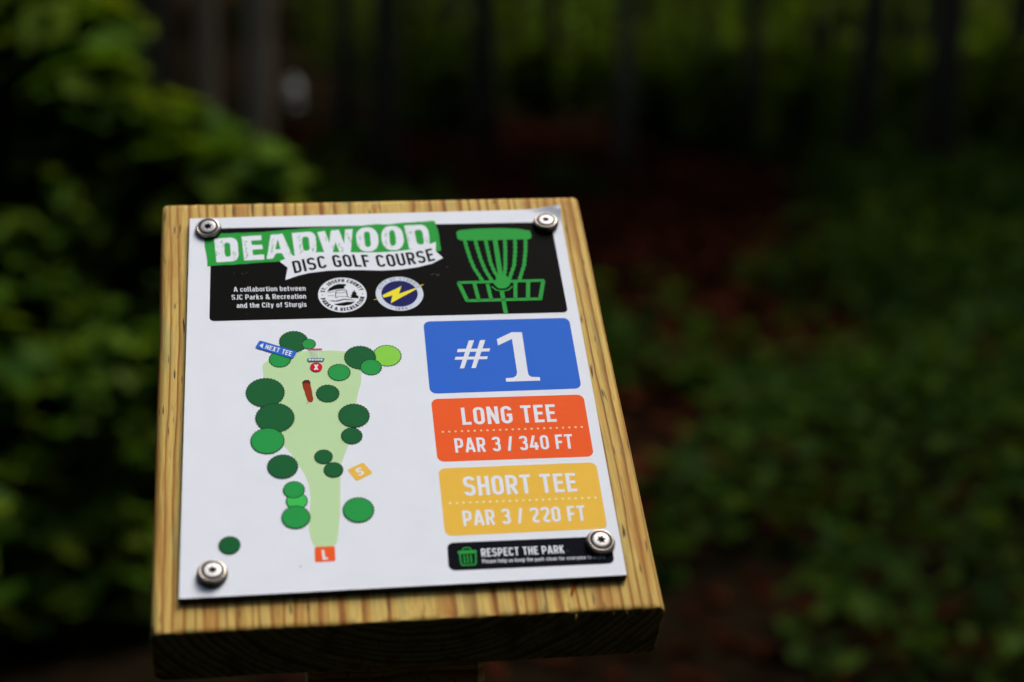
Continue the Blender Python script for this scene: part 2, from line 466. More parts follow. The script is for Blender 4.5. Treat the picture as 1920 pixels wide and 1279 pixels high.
# ------------------------------------------------------------------ stroke lettering
def fillet(pts, r, closed=False, seg=5):
    P_ = [Vector((p[0], p[1])) for p in pts]
    n = len(P_)
    if r <= 0 or n < 3: return [tuple(p) for p in P_]
    out = []
    for i in range(n):
        if not closed and i in (0, n - 1):
            out.append(tuple(P_[i])); continue
        a, c, b_ = P_[i - 1], P_[i], P_[(i + 1) % n]
        d1, d2 = (a - c), (b_ - c)
        l1, l2 = d1.length, d2.length
        d1.normalize(); d2.normalize()
        ang = math.acos(max(-1, min(1, d1.dot(d2))))
        if ang > 3.05: out.append(tuple(c)); continue
        lim1 = l1 * (1.0 if (not closed and i == 1) else 0.5); lim2 = l2 * (1.0 if (not closed and i == n - 2) else 0.5)
        t = min(r / math.tan(ang / 2), lim1 * 0.98, lim2 * 0.98)
        rr = t * math.tan(ang / 2)
        cen = c + (d1 + d2).normalized() * (rr / math.sin(ang / 2))
        p1, p2 = c + d1 * t, c + d2 * t
        a1 = math.atan2(p1.y - cen.y, p1.x - cen.x); a2 = math.atan2(p2.y - cen.y, p2.x - cen.x)
        da = (a2 - a1 + math.pi) % (2 * math.pi) - math.pi
        for k in range(seg + 1):
            q = a1 + da * k / seg
            out.append((cen.x + rr * math.cos(q), cen.y + rr * math.sin(q)))
    return out

def thicken(pts, w, closed=False):
    """list of convex-ish quads covering a stroke of width w along pts"""
    P_ = [Vector(p) for p in pts]
    cl = [P_[0]]
    for p in P_[1:]:
        if (p - cl[-1]).length > 1e-6: cl.append(p)
    if closed and (cl[0] - cl[-1]).length < 1e-6: cl.pop()
    P_ = cl; n = len(P_); L, R = [], []
    for i in range(n):
        if closed: a, b_ = P_[i - 1], P_[(i + 1) % n]
        else: a, b_ = P_[max(0, i - 1)], P_[min(n - 1, i + 1)]
        d1 = (P_[i] - a) if (closed or i > 0) else (b_ - P_[i])
        d2 = (b_ - P_[i]) if (closed or i < n - 1) else (P_[i] - a)
        d1.normalize(); d2.normalize()
        n1, n2 = Vector((-d1.y, d1.x)), Vector((-d2.y, d2.x))
        mvec = (n1 + n2)
        if mvec.length < 1e-4: mvec = n1
        mvec.normalize()
        s = w / 2 / max(0.45, mvec.dot(n1))
        L.append(P_[i] + mvec * s); R.append(P_[i] - mvec * s)
    qs = []
    for i in range(n if closed else n - 1):
        j = (i + 1) % n
        qs.append([tuple(R[i]), tuple(R[j]), tuple(L[j]), tuple(L[i])])
    return qs

def glyph(ch, w=0.15, W=None):
    """DIN-like upright strokes: (advance width, [(points, radius, closed)])"""
    h = w / 2
    def G(wd): return h, wd - h, h, 1 - h, (h + 1 - h) / 2
    X = 0.74
    u = ch
    wd = {'I': w, 'J': .36, 'L': .40, 'E': .42, 'F': .41, 'T': .46, 'M': .62, 'W': .72, 'A': .54, 'V': .5, 'Y': .5, 'K': .5,
          '/': .30, '.': w, ',': w, ' ': .17, '3': .46, '4': .50, '1': .3, '&': .58, 'Q': .48, 'R': .48, 'N': .50}.get(u, .48)
    S_ = []
    x0, x1, y0, y1, ym = G(wd)
    r = (x1 - x0) / 2
    low = {'a': .42, 'b': .43, 'c': .40, 'd': .43, 'e': .43, 'f': .27, 'g': .43, 'h': .42, 'i': w, 'j': .2, 'k': .42, 'l': .2, 'm': .66,
           'n': .42, 'o': .43, 'p': .43, 'r': .29, 's': .39, 't': .28, 'u': .42, 'v': .42, 'w': .62, 'x': .42, 'y': .42}
    if u in low:
        wd = low[u]; x0, x1 = h, wd - h; r = (x1 - x0) / 2; xt = X - h; rr = min(r, .16)
        A = S_.append
        bowl = ([(x0, y0), (x1, y0), (x1, xt), (x0, xt)], rr, True)
        if u == 'a': A(([(x0 + .02, xt), (x1, xt), (x1, 0)], rr, False)); A(([(x1, .42), (x0, .42), (x0, y0), (x1, y0)], .12, False))
        elif u == 'b': A(bowl); A(([(x0, 0), (x0, 1)], 0, False))
        elif u == 'c': A(([(x1, xt - .13), (x1, xt), (x0, xt), (x0, y0), (x1, y0), (x1, y0 + .13)], rr, False))
        elif u == 'd': A(bowl); A(([(x1, 0), (x1, 1)], 0, False))
        elif u == 'e': A(([(x0, .36), (x1, .36), (x1, xt), (x0, xt), (x0, y0), (x1, y0), (x1, y0 + .07)], rr * .8, False))
        elif u == 'f': A(([(x1 + h, 1 - h), (x0 + .06, 1 - h), (x0 + .06, 0)], .1, False)); A(([(0, xt), (wd, xt)], 0, False))
        elif u == 'g': A(bowl); A(([(x1, xt), (x1, -.24 + h), (x0, -.24 + h)], rr, False))
        elif u == 'h': A(([(x0, 0), (x0, 1)], 0, False)); A(([(x0, xt), (x1, xt), (x1, 0)], rr, False))
        elif u == 'i': A(([(x0, 0), (x0, X)], 0, False)); A(([(x0, .85), (x0, 1)], 0, False))
        elif u == 'j': A(([(x1, X), (x1, -.24 + h), (0, -.24 + h)], .1, False)); A(([(x1, .85), (x1, 1)], 0, False))
        elif u == 'k': A(([(x0, 0), (x0, 1)], 0, False)); A(([(x0, .3), (x1 - .02, X)], 0, False)); A(([(x0 + .12, .42), (x1, 0)], 0, False))
        elif u == 'l': A(([(x0, 1), (x0, y0), (wd, y0)], .08, False))
        elif u == 'm': A(([(x0, 0), (x0, X)], 0, False)); A(([(x0, xt), (wd / 2, xt), (wd / 2, 0)], .1, False)); A(([(wd / 2, xt), (x1, xt), (x1, 0)], .1, False))
        elif u == 'n': A(([(x0, 0), (x0, X)], 0, False)); A(([(x0, xt), (x1, xt), (x1, 0)], rr, False))
        elif u == 'o': A(bowl)
        elif u == 'p': A(bowl); A(([(x0, -.24), (x0, X)], 0, False))
        elif u == 'r': A(([(x0, 0), (x0, X)], 0, False)); A(([(x0, xt), (x1 + h, xt)], 0, False))
        elif u == 's': A(([(x1, xt - .1), (x1, xt), (x0, xt), (x0, .38), (x1, .36), (x1, y0), (x0, y0), (x0, y0 + .1)], .1, False))
        elif u == 't': A(([(x0 + .04, .95), (x0 + .04, y0), (wd, y0)], .08, False)); A(([(0, xt), (wd, xt)], 0, False))
        elif u == 'u': A(([(x0, X), (x0, y0), (x1, y0)], rr, False)); A(([(x1, X), (x1, 0)], 0, False))
        elif u == 'v': A(([(x0 * .8, X), (wd / 2, h * .6), (wd - x0 * .8, X)], 0, False))
        elif u == 'w': A(([(x0 * .8, X), (wd * .28, h * .6), (wd / 2, X - .1), (wd * .72, h * .6), (wd - x0 * .8, X)], 0, False))
        elif u == 'y': A(([(x0 * .8, X), (wd / 2, .05)], 0, False)); A(([(wd - x0 * .8, X), (wd * .3, -.24)], 0, False))
        elif u == 'x': A(([(x0, 0), (x1, X)], 0, False)); A(([(x0, X), (x1, 0)], 0, False))
        return wd, S_
    A = S_.append
    t = .17
    if u == 'A': A(([(h * .7, 0), (wd / 2 - h * .2, 1)], 0, False)); A(([(wd - h * .7, 0), (wd / 2 + h * .2, 1)], 0, False)); A(([(.12, .26), (wd - .12, .26)], 0, False))
    elif u == 'B': A(([(x0, y0), (x1, y0), (x1, ym), (x0, ym)], r * .8, False)); A(([(x0, ym), (x1 - .03, ym), (x1 - .03, y1), (x0, y1)], r * .8, False)); A(([(x0, 0), (x0, 1)], 0, False))
    elif u == 'C': A(([(x1, y1 - t), (x1, y1), (x0, y1), (x0, y0), (x1, y0), (x1, y0 + t)], r, False))
    elif u == 'D': A(([(x0, y0), (x1, y0), (x1, y1), (x0, y1)], r * .95, False)); A(([(x0, 0), (x0, 1)], 0, False))
    elif u == 'E':
        A(([(x0, 0), (x0, 1)], 0, False)); A(([(x0, y0), (wd, y0)], 0, False)); A(([(x0, y1), (wd, y1)], 0, False)); A(([(x0, ym + .02), (wd - .04, ym + .02)], 0, False))
    elif u == 'F': A(([(x0, 0), (x0, 1)], 0, False)); A(([(x0, y1), (wd, y1)], 0, False)); A(([(x0, ym - .02), (wd - .04, ym - .02)], 0, False))
    elif u == 'G': A(([(x1, y1 - t), (x1, y1), (x0, y1), (x0, y0), (x1, y0), (x1, .48)], r, False)); A(([(x1 + h, .48), (wd * .52, .48)], 0, False))
    elif u == 'H': A(([(x0, 0), (x0, 1)], 0, False)); A(([(x1, 0), (x1, 1)], 0, False)); A(([(x0, ym), (x1, ym)], 0, False))
    elif u == 'I': A(([(x0, 0), (x0, 1)], 0, False))
    elif u == 'J': A(([(x1, 1), (x1, y0), (x0 - h + .02, y0)], r * 1.2, False))
    elif u == 'K': A(([(x0, 0), (x0, 1)], 0, False)); A(([(x0, .36), (wd - h * 1.2, 1)], 0, False)); A(([(x0 + .12, .5), (wd - h * 1.1, 0)], 0, False))
    elif u == 'L': A(([(x0, 0), (x0, 1)], 0, False)); A(([(x0, y0), (wd, y0)], 0, False))
    elif u == 'M': A(([(x0, 0), (x0, 1)], 0, False)); A(([(x1, 0), (x1, 1)], 0, False)); A(([(x0, 1 - h), (wd / 2, .3), (x1, 1 - h)], 0, False))
    elif u == 'N': A(([(x0, 0), (x0, 1)], 0, False)); A(([(x1, 0), (x1, 1)], 0, False)); A(([(x0 + .01, 1 - h * .6), (x1 - .01, h * .6)], 0, False))
    elif u in 'O0': A(([(x0, y0), (x1, y0), (x1, y1), (x0, y1)], r, True))
    elif u == 'P': A(([(x0, .40), (x1, .40), (x1, y1), (x0, y1)], r * .9, False)); A(([(x0, 0), (x0, 1)], 0, False))
    elif u == 'R': A(([(x0, .44), (x1, .44), (x1, y1), (x0, y1)], r * .9, False)); A(([(x0, 0), (x0, 1)], 0, False)); A(([(wd * .5, .44), (wd - h * .9, 0)], 0, False))
    elif u == 'S': A(([(x1, y1 - .14), (x1, y1), (x0, y1), (x0, .56), (x1, .46), (x1, y0), (x0, y0), (x0, y0 + .14)], r * .92, False))
    elif u == 'T': A(([(wd / 2, 0), (wd / 2, 1)], 0, False)); A(([(0, y1), (wd, y1)], 0, False))
    elif u == 'U': A(([(x0, 1), (x0, y0), (x1, y0), (x1, 1)], r, False))
    elif u == 'X': A(([(h, 0), (wd - h, 1)], 0, False)); A(([(h, 1), (wd - h, 0)], 0, False))
    elif u == 'Y': A(([(h * .8, 1), (wd / 2, .42), (wd - h * .8, 1)], 0, False)); A(([(wd / 2, 0), (wd / 2, .45)], 0, False))
    elif u == 'W': A(([(h * .8, 1), (wd * .28, h * .6), (wd / 2, .9), (wd * .72, h * .6), (wd - h * .8, 1)], 0, False))
    elif u == '1': A(([(0.02, .78), (x1, 1 - h * .4), (x1, 0)], 0, False))
    elif u == '2': A(([(x0, y1 - .14), (x0, y1), (x1, y1), (x1, .62), (x0, y0 + .02), (wd, y0)], r * .8, False))
    elif u == '3': A(([(x0, y1 - .12), (x0, y1), (x1, y1), (x1, .56), (wd * .42, .53)], r * .85, False)); A(([(wd * .42, .53), (x1, .53), (x1, y0), (x0, y0), (x0, y0 + .13)], r * .85, False))
    elif u == '4': A(([(wd * .55, 1), (h * .9, .24), (wd, .24)], 0, False)); A(([(wd * .72, 0), (wd * .72, .52)], 0, False))
    elif u == '6': A(([(x0, y0), (x1, y0), (x1, .56), (x0, .56)], r, True)); A(([(x0, .35), (x0 + .04, .62), (wd * .7, 1)], .2, False))
    elif u == '8': A(([(x0, y0), (x1, y0), (x1, ym), (x0, ym)], r, True)); A(([(x0 + .02, ym), (x1 - .02, ym), (x1 - .02, y1), (x0 + .02, y1)], r, True))
    elif u == '9': A(([(x0, y1), (x1, y1), (x1, .44), (x0, .44)], r, True)); A(([(x1, .6), (x1 - .04, .36), (wd * .3, 0)], .2, False))
    elif u == '&': A(([(x1 + h, 0), (.1, .72), (.12, y1), (.36, y1), (.36, .7), (x0, .34), (x0, y0), (.34, y0), (x1, .42)], .12, False))
    elif u == '/': A(([(h * .8, 0), (wd - h * .8, 1)], 0, False))
    elif u == '.': A(([(h, 0), (h, w)], 0, False))
    return wd, S_

def inside(x, y, p):
    r = False; j = len(p) - 1
    for i in range(len(p)):
        xi, yi = p[i][0], p[i][1]; xj, yj = p[j][0], p[j][1]
        if (yi > y) != (yj > y) and x < (xj - xi) * (y - yi) / (yj - yi) + xi: r = not r
        j = i
    return r

class Print:
    """flat print laid on the plate, in millimetres of the board's own plane"""
    def __init__(s): s.mb = MB()
    def fill(s, polys, mat, lvl, holes=(), grid=0):
        polys = [list(p) for p in polys]; holes = [list(h_) for h_ in holes]
        verts, faces = [], []
        for p in polys + holes:
            b_ = len(verts); verts.extend(Vector((q[0], q[1])) for q in p); faces.append(list(range(b_, b_ + len(p))))
        if grid:
            xs = [v.x for v in verts]; ys = [v.y for v in verts]
            gx = np.arange(min(xs) + grid / 2, max(xs), grid); gy = np.arange(min(ys) + grid / 2, max(ys), grid)
            verts.extend(Vector((float(a), float(b_))) for a in gx for b_ in gy)
        vo, eo, fo, _, _, of = delaunay_2d_cdt(verts, [], faces, 0, 1e-5, False)
        keep = []
        bb = [(min(q[0] for q in p), max(q[0] for q in p), min(q[1] for q in p), max(q[1] for q in p), p) for p in polys]
        for f in fo:
            if len(f) != 3: continue
            cx = (vo[f[0]].x + vo[f[1]].x + vo[f[2]].x) / 3; cy = (vo[f[0]].y + vo[f[1]].y + vo[f[2]].y) / 3
            if any(inside(cx, cy, h_) for h_ in holes): continue
            if any(a <= cx <= b_ and c <= cy <= d and inside(cx, cy, p) for a, b_, c, d, p in bb): keep.append(f)
        used = sorted({i for f in keep for i in f}); mp = {a: b_ for b_, a in enumerate(used)}
        def area(f):
            a, b_, c = (vo[i] for i in f); return (b_ - a).cross(c - a)
        fs = [tuple(mp[i] for i in (f if area(f) > 0 else f[::-1])) for f in keep]
        s.mb.add([to_plate(vo[i].x, vo[i].y, lvl) for i in used], fs, mat)
    def stroke(s, pts, w, mat, lvl, closed=False, r=0):
        s.fill(thicken(fillet(pts, r, closed) if r else pts, w, closed), mat, lvl)
    def text(s, txt, warp, mat, lvl, w=.15, gap=.09):
        x = 0; gl = []
        for ch in txt:
            wd, S_ = glyph(ch, w); gl.append((x, S_)); x += wd + gap
        tot = x - gap
        for gx, S_ in gl:
            if not S_: continue
            polys = []
            for pts, r, cl in S_:
                for qd in thicken(fillet(pts, r, cl, 4), w, cl):
                    polys.append([warp((a + gx) / tot, b_, tot) for a, b_ in qd])
            s.fill(polys, mat, lvl)
    def build(s, name, parent): 
        return link(name, s.mb.mesh(name), parent, PLATE_LOCAL)

def quadwarp(q, shear=0):
    BL, BR, TR, TL = [Vector(p) for p in q]
    def f(u, v, tot=1):
        p = BL.lerp(BR, u).lerp(TL.lerp(TR, u), v); return (p.x, p.y)
    return f
def curvewarp(bot, top):
    def pick(c, u):
        c = [Vector(p) for p in c]; ls = [0]
        for a, b_ in zip(c, c[1:]): ls.append(ls[-1] + (b_ - a).length)
        t = u * ls[-1]
        for k in range(len(c) - 1):
            if t <= ls[k + 1] or k == len(c) - 2:
                return c[k].lerp(c[k + 1], (t - ls[k]) / (ls[k + 1] - ls[k]))
    def f(u, v, tot=1):
        p = pick(bot, u).lerp(pick(top, u), v); return (p.x, p.y)
    return f
def arcwarp(cx, cy, r0, r1, a0, a1):
    """v from r0 (foot) to r1 (head), u from angle a0 to a1 in degrees"""
    def f(u, v, tot=1):
        a = math.radians(a0 + (a1 - a0) * u); r = r0 + (r1 - r0) * v
        return (cx + r * math.cos(a), cy + r * math.sin(a))
    return f
def circle(cx, cy, r, n=40, bump=0.0, k=0):
    out = []
    for i in range(n):
        a = 2 * math.pi * i / n
        q = r * (1 + (bump * (0.5 if i % 2 else -0.5)))
        out.append((cx + q * math.cos(a), cy + q * math.sin(a)))
    return out
def rough(pts, amp, step, seed=0):
    rnd = random.Random(seed); out = []
    n = len(pts)
    for i in range(n):
        a, b_ = Vector(pts[i]), Vector(pts[(i + 1) % n]); l = (b_ - a).length
        k = max(1, int(l / step)); nn = Vector((-(b_ - a).y, (b_ - a).x)).normalized()
        for j in range(k):
            p = a.lerp(b_, j / k) + nn * rnd.uniform(-amp, amp); out.append((p.x, p.y))
    return out

# ------------------------------------------------------------------ the tee sign
L = {'plate': [(-104.66, -124.33), (101.32, -123.77), (104.2, 127.38), (-101.79, 125.48)],
 'panels': {'header': [(-91.23, 47.43), (97.57, 46.36), (97.84, 116.57), (-90.25, 117.26)],
 'number': [(18.94, -7.63), (96.96, -7.62), (97.51, 42.32), (19.72, 42.72)],
 'long': [(18.84, -51.83), (96.56, -52.42), (97.21, -11.76), (19.09, -11.21)],
 'short': [(18.42, -96.54), (96.36, -96.56), (96.99, -56.09), (18.76, -55.95)],
 'respect': [(18.29, -116.47), (96.7, -116.96), (96.68, -101.08), (18.88, -100.59)]}, 'banner': [(-92.37, 87.83), (-86.97, 88.45), (-75.51, 88.86), (-60.13, 90.0), (-53.58, 90.3), (-32.26, 90.96), (-3.32, 92.86), (30.96, 95.02), (33.97, 95.59), (34.06, 105.29), (33.88, 109.9), (32.67, 118.97), (31.11, 119.62), (22.96, 119.0), (10.87, 118.17), (5.17, 117.18), (1.23, 117.91), (-12.4, 116.57), (-21.22, 116.29), (-31.18, 116.09), (-48.7, 114.9), (-63.51, 113.46), (-84.58, 112.99), (-93.97, 111.28), (-94.05, 108.19), (-93.47, 100.87), (-92.52, 94.14)],
 'ribbon': [(-53.95, 90.28), (-49.74, 85.23), (-51.29, 75.92), (-44.12, 79.16), (-38.38, 80.81), (-28.67, 82.13), (-19.0, 82.31), (-9.3, 81.97), (0.37, 81.26), (10.16, 81.56), (20.03, 83.14), (28.15, 85.65), (34.45, 89.9), (30.97, 95.11), (31.62, 102.49), (28.71, 101.19), (22.06, 97.96), (17.24, 96.99), (9.24, 95.84), (-0.26, 95.33), (-15.94, 95.86), (-28.9, 96.54), (-33.49, 96.53), (-39.81, 95.92), (-47.67, 93.96)],
 'title_D': [([(-87.44, 90.62), (-75.43, 91.43), (-76.23, 109.87), (-88.69, 109.02)], 0.4, 0.17, 0.62, 0.8), ([(-45.62, 93.89), (-33.68, 94.72), (-33.93, 113.16), (-46.76, 112.08)], 0.4, 0.17, 0.66, 0.8), ([(16.67, 97.51), (28.31, 96.58), (28.26, 116.55), (15.14, 116.23)], 0.4, 0.2, 0.7, 0.8)],
 'title_O': [[(-11.62, 96.04), (0.27, 96.68), (0.28, 115.49), (-11.9, 115.02)], [(2.16, 96.7), (14.16, 97.26), (14.13, 116.22), (2.04, 115.78)]],
 'title_A': [(-60.7, 92.35), (-57.37, 92.56), (-55.73, 96.5), (-52.63, 96.68), (-51.09, 92.43), (-46.51, 92.89), (-51.84, 111.78), (-58.22, 110.97)],
 'title_Ah': [(-56.05, 99.61), (-53.12, 99.81), (-54.55, 107.49)],
 'title_E': [(-72.71, 91.65), (-62.01, 92.0), (-62.13, 95.9), (-68.11, 95.65), (-68.24, 99.74), (-62.7, 100.11), (-62.94, 103.49), (-68.45, 103.39), (-68.9, 106.8), (-63.18, 107.18), (-63.38, 110.88), (-74.02, 110.25)],
 'title_W': [(-29.48, 95.2), (-25.6, 95.07), (-23.28, 104.16), (-21.08, 94.91), (-15.6, 94.73), (-13.35, 114.29), (-17.53, 113.96), (-18.57, 102.45), (-20.91, 113.85), (-25.28, 113.52), (-26.68, 103.56), (-28.67, 113.33), (-32.83, 112.31)],
 'rib_bot': [(-46.34, 80.65), (-38.31, 82.59), (-30.26, 84.14), (-26.24, 84.61), (-16.78, 84.68), (-6.74, 84.33), (-1.87, 83.95), (7.66, 84.03), (16.42, 85.16), (23.78, 86.34), (30.04, 87.98)],
 'rib_top': [(-47.6, 89.85), (-39.38, 92.03), (-30.98, 93.8), (-27.23, 94.09), (-17.71, 94.18), (-7.62, 93.63), (-3.0, 93.26), (6.9, 93.75), (15.72, 94.7), (23.12, 95.92), (28.84, 97.61)],
 'texts': {'collab': [('A collabortion between', [(-78.41, 68.3), (-40.77, 67.76), (-40.92, 71.34), (-78.63, 71.87)]), ('SJC Parks & Recreation', [(-79.6, 62.5), (-40.82, 61.87), (-40.88, 65.46), (-79.74, 66.07)]), ('and the City of Sturgis', [(-77.06, 56.44), (-40.79, 55.88), (-40.8, 59.4), (-77.25, 60.02)])],
 'long': [('LONG TEE', [(33.43, -28.96), (81.14, -29.22), (81.45, -17.63), (33.53, -17.65)]), ('PAR 3 / 340 FT', [(28.22, -46.54), (87.15, -46.83), (87.48, -37.62), (28.22, -37.4)])],
 'short': [('SHORT TEE', [(30.0, -73.52), (85.2, -73.76), (85.39, -62.28), (30.08, -61.55)]), ('PAR 3 / 220 FT', [(27.76, -91.27), (86.85, -91.39), (87.15, -82.25), (27.74, -82.22)])],
 'respect': [('RESPECT THE PARK', [(34.39, -109.54), (73.81, -109.71), (73.84, -105.14), (34.44, -104.83)]), ('Please help us keep the park clean for everyone to enjoy.', [(34.35, -113.15), (92.99, -113.83), (92.99, -111.83), (34.34, -110.9)])],
 'next': [('NEXT TEE', [(-63.23, 26.58), (-50.06, 20.73), (-49.05, 23.88), (-62.25, 29.47)])],
 'S': [('S', [(-20.12, -58.86), (-17.17, -57.62), (-18.52, -52.99), (-21.68, -54.16)])],
 'L': [('L', [(-39.47, -106.8), (-36.97, -106.7), (-37.42, -101.14), (-39.68, -101.19)])],
 'X': [('X', [(-38.85, 10.81), (-36.42, 10.83), (-36.26, 14.46), (-38.6, 14.43)])]}, 'dots': {'long': [(23.16, -32.95), (93.27, -33.28)],
 'short': [(22.66, -77.43), (93.32, -77.86)]}, 'hash': [[(35.73, 8.8), (37.97, 8.86), (45.19, 28.22), (42.36, 28.18)], [(41.71, 8.77), (44.01, 8.75), (51.09, 28.14), (48.25, 28.09)], [(35.33, 20.21), (52.22, 19.98), (52.95, 22.09), (36.03, 22.4)], [(33.6, 14.89), (50.48, 14.64), (51.18, 16.57), (34.28, 16.9)]],
 'one': [(57.16, 28.39), (57.34, 23.97), (65.19, 28.38), (65.05, 4.82), (64.28, 2.44), (62.43, 1.24), (58.66, 1.09), (58.62, -1.3), (76.3, -1.39), (76.37, 1.01), (72.16, 1.36), (70.85, 2.55), (70.62, 4.57), (71.02, 32.92), (65.51, 33.07)],
 'fairway': [(-43.26, -99.33), (-32.74, -99.95), (-31.64, -92.95), (-30.13, -80.33), (-29.32, -67.4), (-29.08, -59.52), (-27.93, -50.21), (-23.88, -38.83), (-21.55, -27.28), (-18.88, -13.3), (-17.13, -4.73), (-15.24, 1.9), (-14.84, 8.7), (-16.91, 17.09), (-21.44, 23.18), (-30.11, 24.27), (-45.98, 24.24), (-51.49, 22.66), (-61.89, 18.69), (-64.72, 15.71), (-64.17, 6.18), (-61.74, -11.43), (-58.29, -30.58), (-55.01, -38.29), (-52.0, -42.86), (-48.55, -49.79), (-45.7, -56.64), (-44.09, -62.65), (-43.64, -70.53), (-44.47, -80.37), (-45.18, -89.01), (-44.4, -94.36)],
 'trees': [('light', -0.96, 19.28, 7.32), ('dark', -14.86, 18.52, 8.06), ('mid', -9.7, 11.69, 5.44), ('dark', -48.31, 31.13, 7.37), ('mid', -40.68, 29.12, 3.55), ('mid', -55.7, 19.12, 5.48), ('mid', -26.1, 8.81, 5.68), ('dark', -32.5, -5.15, 5.76), ('dark', -63.57, -3.06, 9.54), ('dark', -59.16, -19.87, 9.47), ('dark', -20.18, -20.35, 7.67), ('dark', -21.99, -33.33, 5.16), ('mid', -63.15, -34.44, 8.14), ('dark', -36.38, -45.84, 4.39), ('dark', -31.95, -54.22, 4.62), ('dark', -56.27, -50.86, 7.28), ('bright', -50.2, -72.11, 5.03), ('mid', -51.32, -65.36, 5.06), ('mid', -50.92, -81.7, 6.64), ('mid', -21.33, -79.02, 7.32), ('dark', -81.92, -96.14, 4.96)],
 'next_tag': [(-68.04, 27.62), (-49.2, 19.03), (-46.75, 23.92), (-65.66, 32.56)],
 'arrow': [(-65.93, 29.07), (-64.34, 26.77), (-63.66, 30.37)],
 's_tag': [(-25.26, -54.38), (-21.22, -61.66), (-13.2, -57.03), (-17.41, -50.22)],
 'l_tag': [(-43.1, -107.87), (-33.63, -107.88), (-33.46, -99.39), (-42.85, -99.27)],
 'log': [(-45.1, 2.94), (-44.83, -0.77), (-43.94, -3.83), (-43.03, -8.86), (-42.43, -10.08), (-41.21, -10.67), (-40.19, -9.99), (-39.86, -8.01), (-40.48, -2.32), (-40.84, 2.74), (-41.62, 4.47), (-43.64, 4.43)],
 'log_cut': [(-44.99, 3.14), (-44.63, 1.91), (-42.96, 2.5), (-41.13, 1.74), (-40.83, 2.95), (-41.62, 4.47), (-43.64, 4.43)],
 'twig': [(-42.04, -8.91), (-43.09, -10.31), (-43.55, -12.01), (-42.46, -10.87)],
 'mb_top': [(-40.94, 24.85), (-34.04, 24.77), (-34.0, 25.54), (-40.91, 25.62)],
 'mb_cone': [[(-40.23, 24.68), (-39.27, 19.43)], [(-39.32, 24.65), (-38.66, 19.4)], [(-38.4, 24.61), (-38.05, 19.37)], [(-37.48, 24.57), (-37.44, 19.35)], [(-36.56, 24.53), (-36.82, 19.32)], [(-35.64, 24.49), (-36.21, 19.29)], [(-34.72, 24.45), (-35.6, 19.27)]],
 'mb_bask': [(-41.41, 16.76), (-33.78, 16.63), (-32.92, 18.66), (-41.99, 18.85)],
 'mb_cells': [[(-41.03, 17.29), (-40.11, 17.32), (-39.97, 18.35), (-41.19, 18.33)], [(-39.56, 17.23), (-38.64, 17.25), (-38.5, 18.29), (-39.72, 18.27)], [(-38.08, 17.16), (-37.17, 17.19), (-37.02, 18.22), (-38.25, 18.21)], [(-36.61, 17.1), (-35.69, 17.13), (-35.55, 18.16), (-36.77, 18.14)], [(-35.14, 17.03), (-34.22, 17.06), (-34.07, 18.09), (-35.3, 18.08)]],
 'mb_dot': (-37.5, 12.8, 3.13), 'speck': (-49.89, -109.95, 0.54), 'seal1': (-21.55, 63.9, 12.85), 'seal2': (8.8, 63.63, 12.68), 'bolt': [(-0.46, 62.74), (0.02, 60.84), (4.85, 62.39), (3.62, 56.66), (18.19, 66.73), (18.02, 67.63), (8.37, 63.4), (10.23, 69.18)],
 'boltL': [(-5.64, 59.23), (-2.94, 60.07), (-3.19, 60.57)],
 'boltR': [(20.19, 69.26), (20.43, 68.65), (22.72, 70.32)],
 's1_polys': [[(-29.6, 66.52), (-27.27, 67.23), (-24.77, 67.98), (-20.14, 68.46), (-20.42, 69.96), (-19.39, 70.53), (-19.33, 71.73), (-23.15, 72.07), (-25.67, 71.16), (-28.25, 69.11)], [(-17.69, 61.42), (-13.13, 60.95), (-13.2, 62.83), (-14.22, 63.61), (-13.88, 65.09), (-14.63, 65.61), (-15.06, 67.37), (-15.86, 65.81), (-16.59, 65.34), (-16.3, 64.19), (-17.23, 63.48), (-16.74, 62.72)], [(-29.19, 60.09), (-26.95, 59.17), (-24.51, 58.98), (-20.93, 60.17), (-17.42, 59.88), (-14.66, 58.94), (-17.39, 60.42), (-20.89, 60.9), (-25.17, 59.69)], [(-26.42, 57.14), (-24.3, 56.12), (-21.16, 55.66), (-17.61, 56.5), (-15.11, 58.47), (-19.6, 58.64), (-22.8, 57.93)]],
 's1_strokes': [[(-24.81, 66.99), (-25.33, 62.21), (-24.45, 61.58)], [(-24.99, 66.95), (-21.96, 67.53), (-19.29, 67.13), (-18.98, 62.31), (-18.17, 61.74)], [(-24.54, 65.34), (-19.23, 65.64)], [(-24.67, 62.67), (-19.4, 62.47)], [(-29.53, 65.83), (-25.84, 66.28)], [(-29.39, 63.45), (-25.98, 63.42)]],
 'b_top': [(43.97, 104.74), (45.77, 103.29), (57.91, 102.89), (72.61, 103.11), (83.9, 103.03), (85.47, 104.94), (85.09, 109.75), (78.56, 111.65), (68.79, 112.53), (54.03, 112.42), (45.61, 111.49), (43.75, 110.0)],
 'b_chains': [[(47.74, 103.5), (48.31, 97.1), (49.5, 87.46), (50.78, 81.31), (54.28, 71.45)], [(53.57, 103.31), (54.11, 96.91), (55.09, 87.95), (56.78, 79.07), (59.51, 71.26)], [(59.4, 103.12), (59.69, 94.65), (60.16, 85.73), (61.49, 78.23), (63.47, 72.45)], [(70.16, 103.12), (69.38, 94.32), (68.02, 82.73), (66.17, 73.02)], [(75.81, 103.22), (74.86, 94.14), (72.83, 82.56), (68.64, 71.6)], [(81.71, 103.24), (80.55, 93.95), (78.46, 83.05), (74.37, 71.39)]],
